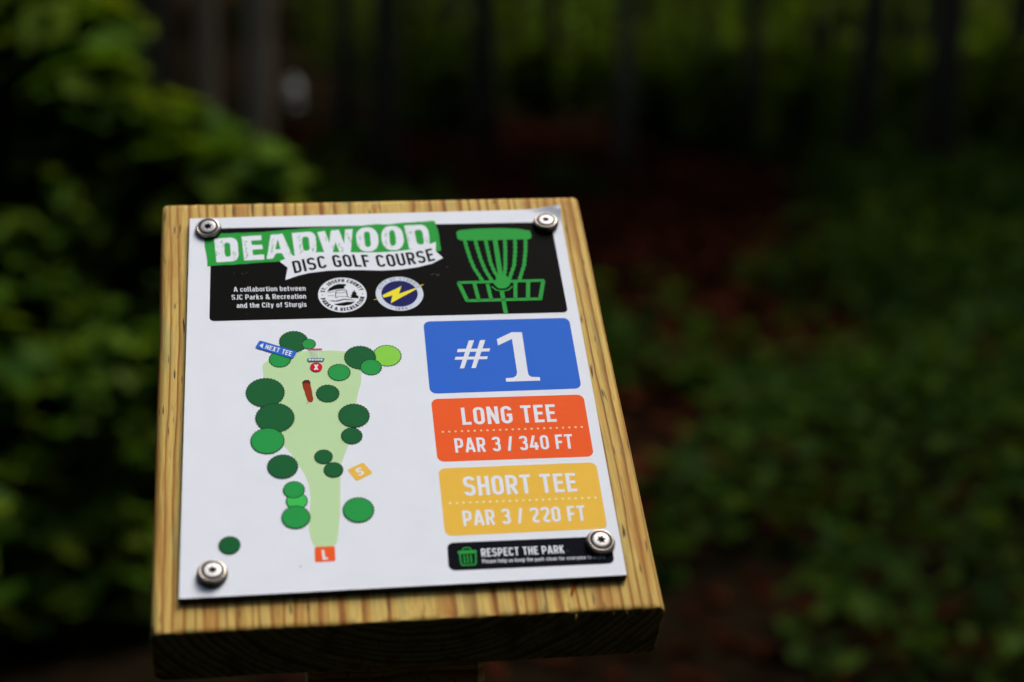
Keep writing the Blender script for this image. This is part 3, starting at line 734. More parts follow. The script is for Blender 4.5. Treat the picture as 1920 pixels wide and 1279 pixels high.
 'b_strokes': [(9.192383453709784, [(64.64, 103.23), (64.5, 73.08)]), (6.894287590282338, [(40.64, 70.62), (87.98, 70.69)]), (7.879185817465529, [(41.11, 70.61), (44.54, 56.67)]), (7.550886408404465, [(87.38, 70.58), (83.76, 56.14)]), (7.2225869993434015, [(44.01, 56.95), (84.47, 56.84)]), (7.2225869993434015, [(49.6, 69.96), (50.69, 56.89)]), (6.894287590282338, [(56.64, 69.04), (57.53, 56.89)]), (7.2225869993434015, [(72.02, 69.8), (70.46, 56.92)]), (7.550886408404465, [(78.98, 69.88), (77.23, 56.79)]), (8.207485226526593, [(63.8, 64.14), (64.12, 46.52)]), (2.6263952724885096, [(58.72, 67.1), (60.88, 64.38), (64.09, 63.33), (67.52, 64.13), (69.97, 66.69)])],
 'b_hub': [(59.97, 68.92), (62.42, 65.38), (65.74, 65.25), (68.37, 67.28), (69.89, 71.22), (67.38, 75.19), (63.56, 75.33), (60.98, 71.54)],
 't_lid': [(23.23, -106.42), (24.08, -107.33), (31.62, -107.32), (32.47, -106.45), (32.05, -105.45), (24.03, -105.38)],
 't_strokes': [(2.4376523532720795, [(25.7, -105.19), (26.39, -103.97), (29.37, -103.97), (29.85, -105.26)]), (2.8126757922370147, [(24.29, -107.12), (24.47, -113.79), (31.23, -113.74), (31.81, -107.28)]), (2.8126757922370147, [(26.13, -107.97), (26.22, -112.76)]), (2.8126757922370147, [(27.78, -107.95), (27.67, -112.74)]), (2.8126757922370147, [(29.43, -107.94), (29.27, -112.72)])],
 'screws': [(-91.69, 115.62, 7.03), (94.56, 114.72, 7.4), (91.36, -105.39, 7.16), (-89.85, -112.13, 6.73)]}
TILT = math.radians(34.8)
BOARD_Z = 1.12
BW, BL_, BT = 0.235, 0.281, 0.038
board_m = Matrix.Translation((0, 0, BOARD_Z)) @ Matrix.Rotation(TILT, 4, 'X')
PLATE_LOCAL = board_m
HP, PT = 0.0034, 0.0031          # top of the plate above the board, its thickness

def plate_h(x, y):
    """how far the thin plate is bent up (metres) at a point in millimetres"""
    h = 0.0
    sx_, sy_, _ = L['screws'][1]
    dx, dy = x - sx_, y - sy_; d = math.hypot(dx, dy)
    # the corner past the upper right screw is bent up
    t = max(0.0, (dx * 0.55 + dy * 0.84) - 5.0)
    h += 0.0028 * min(1.0, t / 9.0) ** 1.5
    # slightly pulled down around the tight screws, raised just outside
    for i, amp in ():
        px, py, _ = L['screws'][i]; d = math.hypot(x - px, y - py)
        h += amp * math.exp(-((d - 11.5) / 3.2) ** 2)
    return h
def to_plate(x, y, lvl):
    return (x / 1000, y / 1000, HP + plate_h(x, y) + 0.00004 * lvl)

def board_mesh():
    prof = []
    r = 0.0045; hw = BW / 2
    def arc(cx, cz, a0, a1, n=6):
        for i in range(n + 1):
            a = math.radians(a0 + (a1 - a0) * i / n); prof.append((cx + r * math.cos(a), cz + r * math.sin(a)))
    arc(hw - r, -r, 0, 90)
    for i in range(1, 90): prof.append((hw - r - (BW - 2 * r) * i / 90, 0))
    arc(-hw + r, -r, 90, 180)
    arc(-hw + r, -BT + r, 180, 270)
    for i in range(1, 30): prof.append((-hw + r + (BW - 2 * r) * i / 30, -BT))
    arc(hw - r, -BT + r, 270, 360)
    n = len(prof); ys = [-BL_ / 2, -BL_ / 2 + .0006, -BL_ / 2 + .003] + list(np.linspace(-BL_ / 2 + .012, BL_ / 2 - .012, 14)) + [BL_ / 2 - .003, BL_ / 2 - .0006, BL_ / 2]
    vs = []
    for k, y in enumerate(ys):
        for i, (x, z) in enumerate(prof):
            q = 0.0; dz = 0.0; sh = 1.0
            endk = min(k, len(ys) - 1 - k)
            if endk == 0:
                q = 0.0005 * mnoise.noise(Vector((x * 420, z * 420, k))) + 0.0003 * mnoise.noise(Vector((x * 1400, z * 1400, k)))
                sh = 0.997
                dz = -0.0007 if z > -0.001 else 0.0
                dz += 0.0004 * mnoise.noise(Vector((x * 900, 7, k)))
            elif endk == 1:
                dz = 0.0003 * mnoise.noise(Vector((x * 700, 3, k)))
            else:
                dz = 0.00022 * mnoise.noise(Vector((x * 260, y * 12, 0)))
            x_ = x * sh + 0.0006 * mnoise.noise(Vector((y * 14, 1, x > 0)))
            vs.append((x_, y + q, z + dz))
    side = [(k * n + i, k * n + (i + 1) % n, (k + 1) * n + (i + 1) % n, (k + 1) * n + i) for k in range(len(ys) - 1) for i in range(n)]
    side = [f[::-1] for f in side]
    # ends: a strip of faces across the profile (top points joined to bottom line)
    mb = MB(); mb.add(vs, side, WOOD)
    last = (len(ys) - 1) * n
    mb.f.append(tuple(range(n))); mb.mi.append(mb.mat(WOODEND))
    mb.f.append(tuple(range(last + n - 1, last - 1, -1))); mb.mi.append(mb.mat(WOODEND))
    me = mb.mesh('board')
    me.polygons.foreach_set('use_smooth', [True] * len(side) + [False, False])
    me.update()
    import bmesh
    bm = bmesh.new(); bm.from_mesh(me)
    bmesh.ops.recalc_face_normals(bm, faces=bm.faces)
    for e in bm.edges:
        if len(e.link_faces) == 2 and e.calc_face_angle(0) > 0.9: e.smooth = False
    bm.to_mesh(me); bm.free()
    return me

def build_sign():
    root = empty('tee_sign', (0, 0, 0))
    tag(root, 'wooden post with a slanted board carrying the white disc golf course map plate', 'sign')
    # post, its top cut to the slope of the board
    a = 0.0445; mb = MB(); ch = 0.004
    pr = [(a - ch, -a), (a, -a + ch), (a, a - ch), (a - ch, a), (-a + ch, a), (-a, a - ch), (-a, -a + ch), (-a + ch, -a)]
    n = len(pr)
    px = -0.0022
    topz = lambda y: BOARD_Z - BT / math.cos(TILT) + math.tan(TILT) * y - 0.0006
    vs = [(x + px, y, -0.35) for x, y in pr] + [(x + px, y, topz(y)) for x, y in pr]
    fs = [(i, (i + 1) % n, n + (i + 1) % n, n + i) for i in range(n)] + [tuple(range(n, 2 * n))]
    mb.add(vs, fs, WOOD_POST)
    link('post', mb.mesh('post'), root)
    board = link('board', board_mesh(), root, board_m)
    # splinters left by the saw on the lower edge
    for (sx_, ln, dx, th) in [(0.0755, .0075, -.0012, .00035), (0.0925, .0036, .0004, .0004), (0.0985, .0046, .0013, .0003), (0.1065, .0022, .001, .00035), (0.0640, .0018, .0003, .0003), (-0.030, .0015, .0004, .0003), (0.1012, .003, .0016, .00025), (0.0885, .0017, -.0005, .0003), (0.0702, .0013, .0004, .0003), (0.012, .0012, .0003, .0003), (-0.075, .0013, -.0003, .00025), (0.111, .003, .0012, .0002)]:
        mb = MB()
        tube(mb, [(sx_, -BL_ / 2 + .002, -.0009), (sx_ + dx * .5, -BL_ / 2 - ln * .35, -.0013), (sx_ + dx, -BL_ / 2 - ln * .6, -.0014 - ln * .8)], [th, th * .8, th * .15], WOOD, 5)
        link('splinter', mb.mesh('splinter', True), board)
    # a dark resin streak beside the plate's lower right corner
    mb = MB(); mb.add([(x / 1000, y / 1000, .00035) for x, y in RESIN], [tuple(range(len(RESIN)))], RESINM)
    link('resin_streak', mb.mesh('resin_streak'), board)
    # the plate
    q = [Vector(p) for p in L['plate']]     # BL BR TR TL
    nx, ny = 84, 102
    mb = MB(); vs = []
    for lv in (0, 1):
        for j in range(ny + 1):
            for i in range(nx + 1):
                p = q[0].lerp(q[1], i / nx).lerp(q[3].lerp(q[2], i / nx), j / ny)
                z = HP + plate_h(p.x, p.y) - PT * lv
                vs.append((p.x / 1000, p.y / 1000, z))
    w_ = nx + 1; off = w_ * (ny + 1)
    tops = [(j * w_ + i, j * w_ + i + 1, (j + 1) * w_ + i + 1, (j + 1) * w_ + i) for j in range(ny) for i in range(nx)]
    bots = [tuple(off + k for k in f[::-1]) for f in tops]
    rim = []
    for i in range(nx):
        rim.append((i, off + i, off + i + 1, i + 1)); t = ny * w_ + i; rim.append((t + 1, off + t + 1, off + t, t))
    for j in range(ny):
        s_ = j * w_; rim.append((s_ + w_, off + s_ + w_, off + s_, s_)); e_ = j * w_ + nx; rim.append((e_, off + e_, off + e_ + w_, e_ + w_))
    mb.add(vs, tops, WHITE)
    k = mb.mat(CORE)
    for f in bots + rim: mb.f.append(f); mb.mi.append(k)
    plate = link('sign_plate', mb.mesh('sign_plate'), root, board_m)
    P_IDENT = Matrix.Identity(4)
    global PLATE_LOCAL
    PLATE_LOCAL = P_IDENT

    def rr(quad, r, seg=7): return fillet(quad, r, True, seg)
    pan = L['panels']
    # header panel
    p = Print(); p.fill([rr(pan['header'], 2.6)], BLACK, 1, grid=2); o = p.build('header_panel', plate)
    p = Print()
    p.fill([rough(L['banner'], .16, 2.2, 3)], GREEN, 2); p.build('title_banner', plate)
    # title lettering, worn
    p = Print()
    for k, (qd, sw, bw, iw, ih) in enumerate(L['title_D']):
        f = quadwarp(qd)
        outer = fillet([(0, 0), (1, 0), (1, 1), (0, 1)], .30, False, 6)
        inner = fillet([(sw, .20), (iw + .04, .20), (iw + .04, .80), (sw, .80)], .12, True, 4)
        p.fill([rough([f(*pt) for pt in outer], .09, .9, k)], WHITE, 3, holes=[rough([f(*pt) for pt in inner], .10, .9, k + 9)])
    for k, qd in enumerate(L['title_O']):
        f = quadwarp(qd)
        outer = fillet([(0, 0), (1, 0), (1, 1), (0, 1)], .42, True, 7)
        inner = fillet([(.36, .18), (.64, .18), (.64, .83), (.36, .83)], .14, True, 4)
        p.fill([rough([f(*pt) for pt in outer], .09, .9, k + 20)], WHITE, 3, holes=[rough([f(*pt) for pt in inner], .13, .8, k + 29)])
    p.fill([rough(L['title_A'], .09, 1, 41)], WHITE, 3, holes=[rough(L['title_Ah'], .09, .8, 42)])
    p.fill([rough(L['title_E'], .08, 1, 43)], WHITE, 3)
    p.fill([rough(L['title_W'], .07, 1, 44)], WHITE, 3)
    p.build('title_lettering', plate)
    # green wear flecks in the letters
    p = Print(); rnd = random.Random(11)
    fy = [(405, 462, 3), (415, 458, 4), (420, 472, 4), (460, 458, 3), (461, 476, 5), (513, 455, 4), (511, 466, 4), (512, 476, 3), (561, 445, 3), (563, 465, 5),
          (539, 462, 4), (612, 450, 3), (634, 462, 5), (642, 472, 5), (652, 440, 3), (671, 463, 3), (674, 455, 3), (722, 460, 3), (726, 445, 3), (776, 448, 4), (771, 432, 3), (769, 458, 3), (801, 450, 3), (585, 468, 3), (442, 478, 3), (625, 466, 4)]
    cells = WEAR
    for (cx, cy) in cells:
        for _ in range(9):
            x = cx + rnd.gauss(0, .5); y = cy + rnd.gauss(0, 1.7); a_, b_ = rnd.uniform(.07, .24), rnd.uniform(.2, .9)
            p.fill([[(x - a_, y - b_ * .4), (x + a_ * .5, y - b_), (x + a_, y + b_ * .3), (x - a_ * .2, y + b_)]], GREEN, 4)
    p.build('title_wear_flecks', plate)['kind'] = 'stuff'
    p = Print()
    for (a_, b_) in SCRATCH:
        x, y = a_; x2, y2 = b_; m_ = ((x + x2) / 2 + rnd.uniform(-.3, .3), (y + y2) / 2 + rnd.uniform(-.3, .3))
        p.fill([[(x, y), (m_[0], m_[1] - .09), (x2, y2), (m_[0], m_[1] + .09)]], SCUFF, 6)
    p.build('scratch_marks', plate)['kind'] = 'stuff'
    p = Print(); p.fill([L['ribbon']], WHITE, 5); rib = p.build('ribbon', plate)
    p = Print()
    cw = curvewarp(L['rib_bot'], L['rib_top'])
    p.text('DISC GOLF COURSE', cw, BLACK, 6, w=.155, gap=.115); p.build('ribbon_lettering', plate)
    p = Print()
    for t, qd in L['texts']['collab']: p.text(t, quadwarp(qd), WHITE, 2, w=.135, gap=.12)
    p.build('credit_lettering', plate)
    # county seal
    cx, cy, R_ = L['seal1']; p = Print(); p.fill([circle(cx, cy, R_, 72)], WHITE, 2)
    p.text('ST. JOSEPH COUNTY', arcwarp(cx, cy, R_ * .735, R_ * .925, 168, 16), BLACK, 3, w=.20, gap=.15)
    p.text('PARKS & RECREATION', arcwarp(cx, cy, R_ * .925, R_ * .735, 191, 350), BLACK, 3, w=.20, gap=.13)
    for a_ in (179, 2): p.fill([circle(cx + R_ * .83 * math.cos(math.radians(a_)), cy + R_ * .83 * math.sin(math.radians(a_)), .32, 10)], BLACK, 3)
    for poly in L['s1_polys']: p.fill([poly], BLACK, 3)
    for k, st in enumerate(L['s1_strokes']): p.stroke(st, .42 if k < 2 else .26, BLACK, 4)
    p.build('county_seal', plate)
    # city seal
    cx, cy, R_ = L['seal2']; p = Print(); p.fill([circle(cx, cy, R_, 72)], RINGGREY, 2); p.fill([circle(cx, cy, R_ * .765, 64)], NAVY, 3)
    p.text('CITY OF STURGIS', arcwarp(cx, cy, R_ * .80, R_ * .95, 158, 22), RINGTEXT, 3, w=.13, gap=.36)
    p.text('1896', arcwarp(cx, cy, R_ * .95, R_ * .80, 254, 287), RINGTEXT, 3, w=.14, gap=.3)
    for a_ in (243, 298): p.fill([circle(cx + R_ * .875 * math.cos(math.radians(a_)), cy + R_ * .875 * math.sin(math.radians(a_)), .3, 10)], RINGTEXT, 3)
    p.fill([L['bolt']], BOLTY, 4); p.fill([L['boltL']], BOLTY, 4); p.fill([L['boltR']], BOLTY, 4)
    p.build('city_seal', plate)
    # basket emblem
    p = Print(); p.fill([L['b_top']], GREEN, 2)
    MMPX = 0.30                                   # millimetres per source pixel at the header
    for c in L['b_chains']:
        p.stroke(c, 1.75, GREEN, 3)
        c = [Vector(v) for v in c]; ls = [0]
        for a_, b_ in zip(c, c[1:]): ls.append(ls[-1] + (b_ - a_).length)
        for k in range(9):
            t = (k + .8) / 9.3 * ls[-1]
            j = max(i for i in range(len(c) - 1) if ls[i] <= t)
            pt = c[j].lerp(c[j + 1], (t - ls[j]) / (ls[j + 1] - ls[j])); d = (c[j + 1] - c[j]).normalized(); n_ = Vector((-d.y, d.x))
            p.fill([[tuple(pt + d * 1.05 * math.cos(q_) + n_ * 1.28 * math.sin(q_)) for q_ in [i * math.pi / 5 for i in range(10)]]], GREEN, 3.5)
    for w, st in L['b_strokes']: p.stroke(st, w * MMPX * .95, GREEN, 4, r=1.5 if len(st) > 2 else 0)
    p.fill([fillet(L['b_hub'], 1.5, True)], GREEN, 4.5)
    p.build('basket_emblem', plate)
    # coloured panels and their lettering
    for nm, key, m_, r in (('number_panel', 'number', BLUE, 3.6), ('long_tee_panel', 'long', ORANGE, 3.6), ('short_tee_panel', 'short', YELLOW, 3.6), ('respect_panel', 'respect', NAVYBLK, 3.2)):
        p = Print(); p.fill([rr(pan[key], r)], m_, 1, grid=2.5 if key == 'respect' else 6); p.build(nm, plate)
    p = Print(); p.fill(L['hash'], WHITE, 2); p.fill([L['one']], WHITE, 2); p.build('hole_number', plate)
    for nm, key, dm in (('long_tee_lettering', 'long', PALEORANGE), ('short_tee_lettering', 'short', CREAM)):
        p = Print()
        for t, qd in L['texts'][key]: p.text(t, quadwarp(qd), WHITE, 2, w=.155, gap=.11)
        a_, b_ = [Vector(v) for v in L['dots'][key]]
        for i in range(23):
            c = a_.lerp(b_, i / 22); p.fill([circle(c.x, c.y, .62, 10)], dm, 2)
        p.build(nm, plate)
    p = Print()
    for k, (t, qd) in enumerate(L['texts']['respect']): p.text(t, quadwarp(qd), WHITE, 2, w=.15 if k == 0 else .12, gap=.12)
    p.build('respect_lettering', plate)
    p = Print(); p.fill([L['t_lid']], GREEN, 2)
    for k, (w, st) in enumerate(L['t_strokes']): p.stroke(st, w * .245, GREEN, 2.5, r=1.0 if len(st) > 2 else 0)
    p.build('litter_bin_emblem', plate)
    # the map
    p = Print(); p.fill([fillet(L['fairway'], 4, True, 3)], PALEGREEN, 1); p.build('printed_fairway', plate)
    mats = {'dark': DKTREE, 'mid': MIDTREE, 'bright': BRTREE, 'light': LTTREE}
    for k, (kd, x, y, r) in enumerate(L['trees']):
        n_ = max(24, int(r * 7)); n_ += n_ % 2
        p = Print(); bump = .05 if r > 5 else .0
        p.fill([circle(x, y, r + .14, n_, bump * 1.5 * (6 / r) ** .5 if bump else .03)], OUTLINE, 2 + k * .3)
        p.fill([circle(x, y, r - .33, n_, bump * .8)], mats[kd], 2.15 + k * .3)
        p.build('printed_tree', plate)
    p = Print(); p.fill([rr(L['next_tag'], 1.0)], BLUE, 9); p.fill([L['arrow']], WHITE, 10)
    p.text('NEXT TEE', quadwarp(L['texts']['next'][0][1]), WHITE, 10, w=.15, gap=.11); p.build('next_tee_tag', plate)
    p = Print(); p.fill([rr(L['s_tag'], .9)], YELLOW, 2); p.text('S', quadwarp(L['texts']['S'][0][1]), WHITE, 3, w=.18); p.build('short_tee_tag', plate)
    p = Print(); p.fill([rr(L['l_tag'], .8)], ORANGE, 2); p.text('L', quadwarp(L['texts']['L'][0][1]), WHITE, 3, w=.2); p.build('long_tee_tag', plate)
    p = Print(); p.fill([rough(L['log'], .12, 1.2, 5)], BROWN, 2); p.fill([L['log_cut']], DKBROWN, 3); p.fill([L['twig']], GREY, 2); p.build('printed_log', plate)
    p = Print(); p.fill([L['mb_top']], RED, 9)
    for c in L['mb_cone']: p.stroke(c, .28, PALECONE, 9)
    p.fill([L['mb_bask']], STEEL, 9)
    for c in L['mb_cells']: p.fill([c], WHITE, 10)
    x, y, r = L['mb_dot']; p.fill([circle(x, y, r, 32)], RED, 9); p.text('X', quadwarp(L['texts']['X'][0][1]), WHITE, 10, w=.17)
    p.build('printed_basket', plate)
    x, y, r = L['speck']; p = Print(); p.fill([[(x - .4, y - .3), (x + .1, y - .5), (x + .5, y + .1), (x + .1, y + .5), (x - .3, y + .3)]], GREY, 1); p.build('dirt_speck', plate)

    # screws: rubber seal, cup washer and star-socket head
    for k, (x, y, _) in enumerate(L['screws']):
        z0 = HP + 0.0001
        M = board_m @ Matrix.Translation((x / 1000, y / 1000, z0)) @ Matrix.Rotation(math.radians((7, -4, 2, -3)[k]), 4, 'X') @ Matrix.Rotation(math.radians((-4, -3, 2, 4)[k]), 4, 'Y')
        mb = MB()
        lathe(mb, [(.0067, -.0003), (.0070, .0002), (.0070, .0015), (.0064, .0021)], 56, RUBBER)
        scr = link('screw', mb.mesh('screw', True), root, M)
        if k == 0: scr['label'] = 'screw with a black rubber seal'
        mb = MB()
        lathe(mb, [(.0063, 0.0017), (.0066, 0.0020), (.00655, 0.0025), (.0062, 0.0030), (.0057, 0.0033), (.0054, 0.0032), (.0053, 0.0026), (.0052, 0.0012), (.001, 0.0011)], 56, STEELRING)
        link('washer', mb.mesh('washer', True), scr)
        # head: domed disc with a six-lobed socket
        mb = MB(); rh = .0046; n_ = 72; zt = .0036
        def star(s_, z): return [((s_ * (1 + .26 * math.cos(6 * (2 * math.pi * i / n_)))) * math.cos(2 * math.pi * i / n_), (s_ * (1 + .26 * math.cos(6 * (2 * math.pi * i / n_)))) * math.sin(2 * math.pi * i / n_), z) for i in range(n_)]
        def ring(r, z): return [(r * math.cos(2 * math.pi * i / n_), r * math.sin(2 * math.pi * i / n_), z) for i in range(n_)]
        rings = [ring(rh - .0002, .0018), ring(rh, .0028), ring(rh - .0002, .0033), ring(rh - .0007, zt), ring(rh - .0014, zt + .00008), star(.0018, zt + .00008)]
        vs = [v for r_ in rings for v in r_]
        fs = [(a_ * n_ + i, a_ * n_ + (i + 1) % n_, (a_ + 1) * n_ + (i + 1) % n_, (a_ + 1) * n_ + i) for a_ in range(5) for i in range(n_)]
        mb.add(vs, fs, STEELHEAD)
        vs = star(.0018, zt + .00008) + star(.0017, zt - .0016) + [(0, 0, zt - .0022)]
        fs = [(i, (i + 1) % n_, n_ + (i + 1) % n_, n_ + i) for i in range(n_)] + [(n_ + i, n_ + (i + 1) % n_, 2 * n_) for i in range(n_)]
        mb.add(vs, fs, SOCKETSHADE)
        hd = link('screw_head', mb.mesh('screw_head', True), scr)
        hd.rotation_euler = (0, 0, (0.3, 0.9, 0.15, 0.6)[k])
    return root
WEAR = [(-88.27, 103.18), (-87.71, 97.38), (-84.85, 104.72), (-84.3, 99.73), (-77.79, 96.22), (-71.98, 105.13), (-71.78, 99.31), (-71.27, 95.18), (-57.09, 103.81), (-57.5, 98.83), (-49.36, 102.72), (-48.07, 97.69), (-42.81, 108.79), (-42.45, 102.49), (-42.05, 97.49), (-35.63, 99.76), (-28.08, 107.05), (-24.94, 99.82), (-21.37, 101.79), (-19.84, 97.57), (-16.28, 110.05), (-15.46, 103.69), (-11.22, 101.46), (-9.71, 107.3), (-6.93, 109.75), (3.73, 102.64), (4.78, 109.38), (6.97, 102.96), (16.21, 112.42), (16.79, 104.75), (18.59, 108.93), (27.07, 104.41)]
SCRATCH = [((28.56, 77.76), (31.05, 76.45)), ((29.53, 75.69), (32.06, 78.05)), ((26.18, 77.03), (28.85, 77.75)), ((35.08, 82.44), (37.18, 83.19)), ((-74.55, 82.27), (-72.6, 80.59)), ((-72.6, 80.59), (-70.87, 83.35)), ((-79.05, 81.63), (-77.64, 81.98)), ((52.99, 56.33), (55.41, 57.43)), ((54.66, 55.87), (57.75, 57.74)), ((57.0, 56.18), (60.0, 57.26)), ((94.8, 1.41), (96.58, 2.07)), ((95.85, 2.84), (97.13, 2.05)), ((94.61, -18.9), (96.13, -17.9)), ((90.03, -20.11), (91.6, -18.76)), ((95.44, -20.72), (96.36, -20.06)), ((43.45, 36.01), (47.31, 37.78)), ((-34.28, 30.88), (-33.12, 32.34)), ((-41.69, 30.44), (-45.83, 29.49)), ((94.0, -96.77), (96.97, -94.41)), ((74.38, -107.49), (76.14, -109.44))]
RESIN = [(81.24, -120.77), (77.29, -121.73), (75.18, -125.82), (73.67, -131.09), (74.74, -132.35), (76.09, -128.27), (78.86, -124.84)]
RESINM, _n, _b = nodes_of('dark_resin'); _b.inputs['Base Color'].default_value = (0.26, 0.07, 0.014, 1); _b.inputs['Roughness'].default_value = .9; _b.inputs['Specular IOR Level'].default_value = 0.0
SCUFF = ink('scuffed_print', (120, 122, 124))
WOOD_POST = WOOD
build_sign()

# ------------------------------------------------------------------ forest
def tree_trunk(h, r, lean, seed, forks=0):
    rnd = random.Random(seed); mb = MB()
    pts, rad = [], []
    K = 12
    for k in range(K + 1):
        t = k / K
        pts.append((lean[0] * t * h + 0.10 * r * 4 * math.sin(t * 5 + seed), lean[1] * t * h + 0.08 * r * 4 * math.sin(t * 4 + seed * 2), -0.25 + t * (h + 0.25)))
        rad.append(r * (1.0 - 0.62 * t) * (1.0 + 0.3 * max(0, 1 - (t * (h + .25)) / 0.45)))
    tube(mb, pts, rad, seed_bark(seed), 12)
    return mb, pts, rad
BARKM = bark_mat('brown_bark', (0.08, 0.065, 0.045), (0.17, 0.14, 0.10))
def seed_bark(seed): return BARKM if seed == 3 else BARKG if seed in GREYBARK else BARK
GREYBARK = (1, 2, 3)

CROWNS = []
def crown_mesh(k, h0, h1, spread):
    rnd = np.random.default_rng(100 + k)
    bl = []
    for i in range(13):
        a = rnd.random() * 6.28; d = spread * (0.15 + 0.62 * rnd.random()); z = h0 + (h1 - h0) * rnd.random()
        s = spread * (0.30 + 0.24 * rnd.random())
        bl.append((d * math.cos(a), d * math.sin(a), z, s, s, s * 0.6))
    pts = blob_points(bl, 520, rnd)
    return leaf_cloud('crown', pts, rnd.uniform(.16, .32, len(pts)), LEAF_C, aspect=.7)

def tree(name, label, loc, h, r, lean, seed, crown, group='trees of the wood', limbs=2, sc_=1.0):
    root = empty(name, (loc[0], loc[1], ground_h(loc[0], loc[1])), seed * 1.3 if crown is not None and lean == (0, 0) else 0)
    tag(root, label, 'tree', group)
    mb, pts, rad = tree_trunk(h, r, lean, seed)
    link('trunk', mb.mesh('trunk', True), root)
    rnd = random.Random(seed)
    for i in range(limbs):
        k = 7 + i; a = rnd.random() * 6.28; p = Vector(pts[k]); ln = h * .22
        mb = MB(); tube(mb, [p, p + Vector((math.cos(a) * ln * .5, math.sin(a) * ln * .5, ln * .45)), p + Vector((math.cos(a) * ln, math.sin(a) * ln, ln * .75))], [rad[k] * .5, rad[k] * .32, rad[k] * .1], seed_bark(seed), 7)
        link('limb', mb.mesh('limb', True), root)
    c = link('crown', crown, root)
    c.location = (lean[0] * h, lean[1] * h, 0)
    c.rotation_euler = (0, 0, seed * 0.9); c.scale = (sc_, sc_, 1)
    return root

crowns = [crown_mesh(0, 6.5, 12.0, 3.6), crown_mesh(1, 7.5, 13.5, 3.2), crown_mesh(2, 5.5, 11.0, 3.4)]
# trees seen in the photo: x, y, height, radius, lean, label
SEEN = [
 ('grey', (-0.328, 6.752, 0.484), 11, .048, (0.02, 0), 'slim grey trunk, left one of the pale pair above the leafy bush'),
 ('grey', (-0.130, 6.356, 0.525), 12, .062, (0.045, 0), 'broader grey trunk, right one of the pale pair above the leafy bush'),
 ('grey', (2.232, 9.915, -0.016), 10, .055, (0.01, 0), 'slim pale trunk standing between the dark trunks past the upper right screw'),
 ('dark', (-0.588, 8.141, 0.332), 13, .12, (0.02, 0), 'thick black trunk left of the pale pair of trunks'),
 ('dark', (0.586, 12.141, -0.136), 13, .075, (0.0, 0), 'slim dark trunk right of the pale glints'),
 ('dark', (0.645, 9.132, 0.201), 13, .085, (0.01, 0), 'dark trunk rising behind the title end of the sign'),
 ('dark', (1.403, 15.592, -0.331), 12, .06, (-0.02, 0), 'slim dark trunk beside the nearer trunk behind the title'),
 ('dark', (1.505, 11.054, -0.029), 14, .10, (0.0, 0), 'black trunk rising behind the green basket emblem'),
 ('dark', (2.429, 13.949, -0.321), 13, .075, (0.02, 0), 'dark trunk rising behind the upper right screw'),
 ('dark', (3.247, 16.341, -0.595), 12, .055, (0.01, 0), 'thin far dark trunk left of the slim pale trunk'),
 ('dark', (3.254, 11.727, -0.254), 11, .05, (0.02, 0), 'thin dark trunk in front of the brightest green patch'),
 ('dark', (3.285, 10.681, -0.127), 12, .065, (0.01, 0), 'upright dark trunk right of the brightest green patch'),
 ('dark', (3.593, 11.215, -0.197), 10, .055, (0.42, 0.1), 'dark trunk leaning strongly to the right'),
 ('dark', (3.476, 9.149, -0.042), 13, .085, (0.07, 0), 'sturdy dark trunk left of centre among the trees on the right'),
 ('dark', (4.929, 12.237, -0.345), 12, .06, (0.03, 0), 'dark trunk between the two sturdiest trunks on the right'),
 ('dark', (3.730, 8.410, 0.019), 13, .095, (0.06, 0), 'sturdiest dark trunk near the right edge of the view'),
 ('dark', (4.768, 10.142, -0.124), 11, .05, (0.16, 0), 'thin dark trunk leaning right near the right edge'),
 ('dark', (3.169, 13.292, -0.442), 11, .045, (0.0, 0), 'very thin trunk right of the slim pale trunk'),
 ('dark', (3.769, 14.692, -0.573), 11, .055, (0.015, 0), 'thin far trunk standing in the brightest green patch'),
 ('dark', (4.264, 12.472, -0.362), 11, .05, (0.03, 0), 'thin trunk behind the strongly leaning trunk'),
 ('dark', (5.128, 13.231, -0.423), 11, .05, (-0.02, 0), 'thin far trunk just right of the sturdy dark trunk'),
 ('dark', (5.649, 13.567, -0.519), 11, .05, (0.05, 0), 'thin far trunk just left of the sturdiest dark trunk'),
 ('dark', (6.189, 12.793, -0.389), 11, .05, (0.09, 0), 'thin far trunk second from the right edge'),
 ('dark', (1.570, 14.068, -0.368), 12, .05, (0.01, 0), 'thin trunk left of the black trunk behind the basket emblem'),
 ('dark', (2.446, 15.971, -0.542), 12, .055, (-0.01, 0), 'thin far trunk right of the black trunk behind the basket emblem'),
 ('dark', (4.641, 9.101, 0.008), 12, .12, (0.05, 0), 'dark trunk half cut off by the right edge'),
]
for i, (kd, p, h, r, lean, lab) in enumerate(SEEN):
    tree('tree', lab, p, h, r, lean, i + 1, crowns[i % 3], limbs=2, sc_=.5 if i < 5 else .48)
# the trees that close the wood around the small clearing, beside and behind the camera
rnd = random.Random(5)
k = 40
RING = [(5.13, -0.86, 0.8), (2.04, -4.79, 0.8), (-2.52, -4.55, 0.8), (-4.75, -2.12, 0.8), (7.44, 4.11, 1.0), (8.16, -2.38, 1.0), (6.47, -5.51, 1.0), (1.6, -8.35, 1.0), (-2.34, -8.17, 1.0), (-6.64, -5.31, 1.0), (-8.25, -2.04, 1.0), (-7.59, 3.83, 1.0), (-3.82, 7.59, 1.0), (9.58, 8.03, 1.0), (11.49, 4.93, 1.0), (12.34, -1.98, 1.0), (10.7, -6.46, 1.0), (7.76, -9.8, 1.0), (3.79, -11.91, 1.0), (-3.53, -11.99, 1.0), (-7.29, -10.15, 1.0), (-11.1, -5.75, 1.0), (-12.5, -0.32, 1.0), (-11.7, 4.39, 1.0), (-8.52, 9.15, 1.0), (-5.33, 11.3, 1.0)]
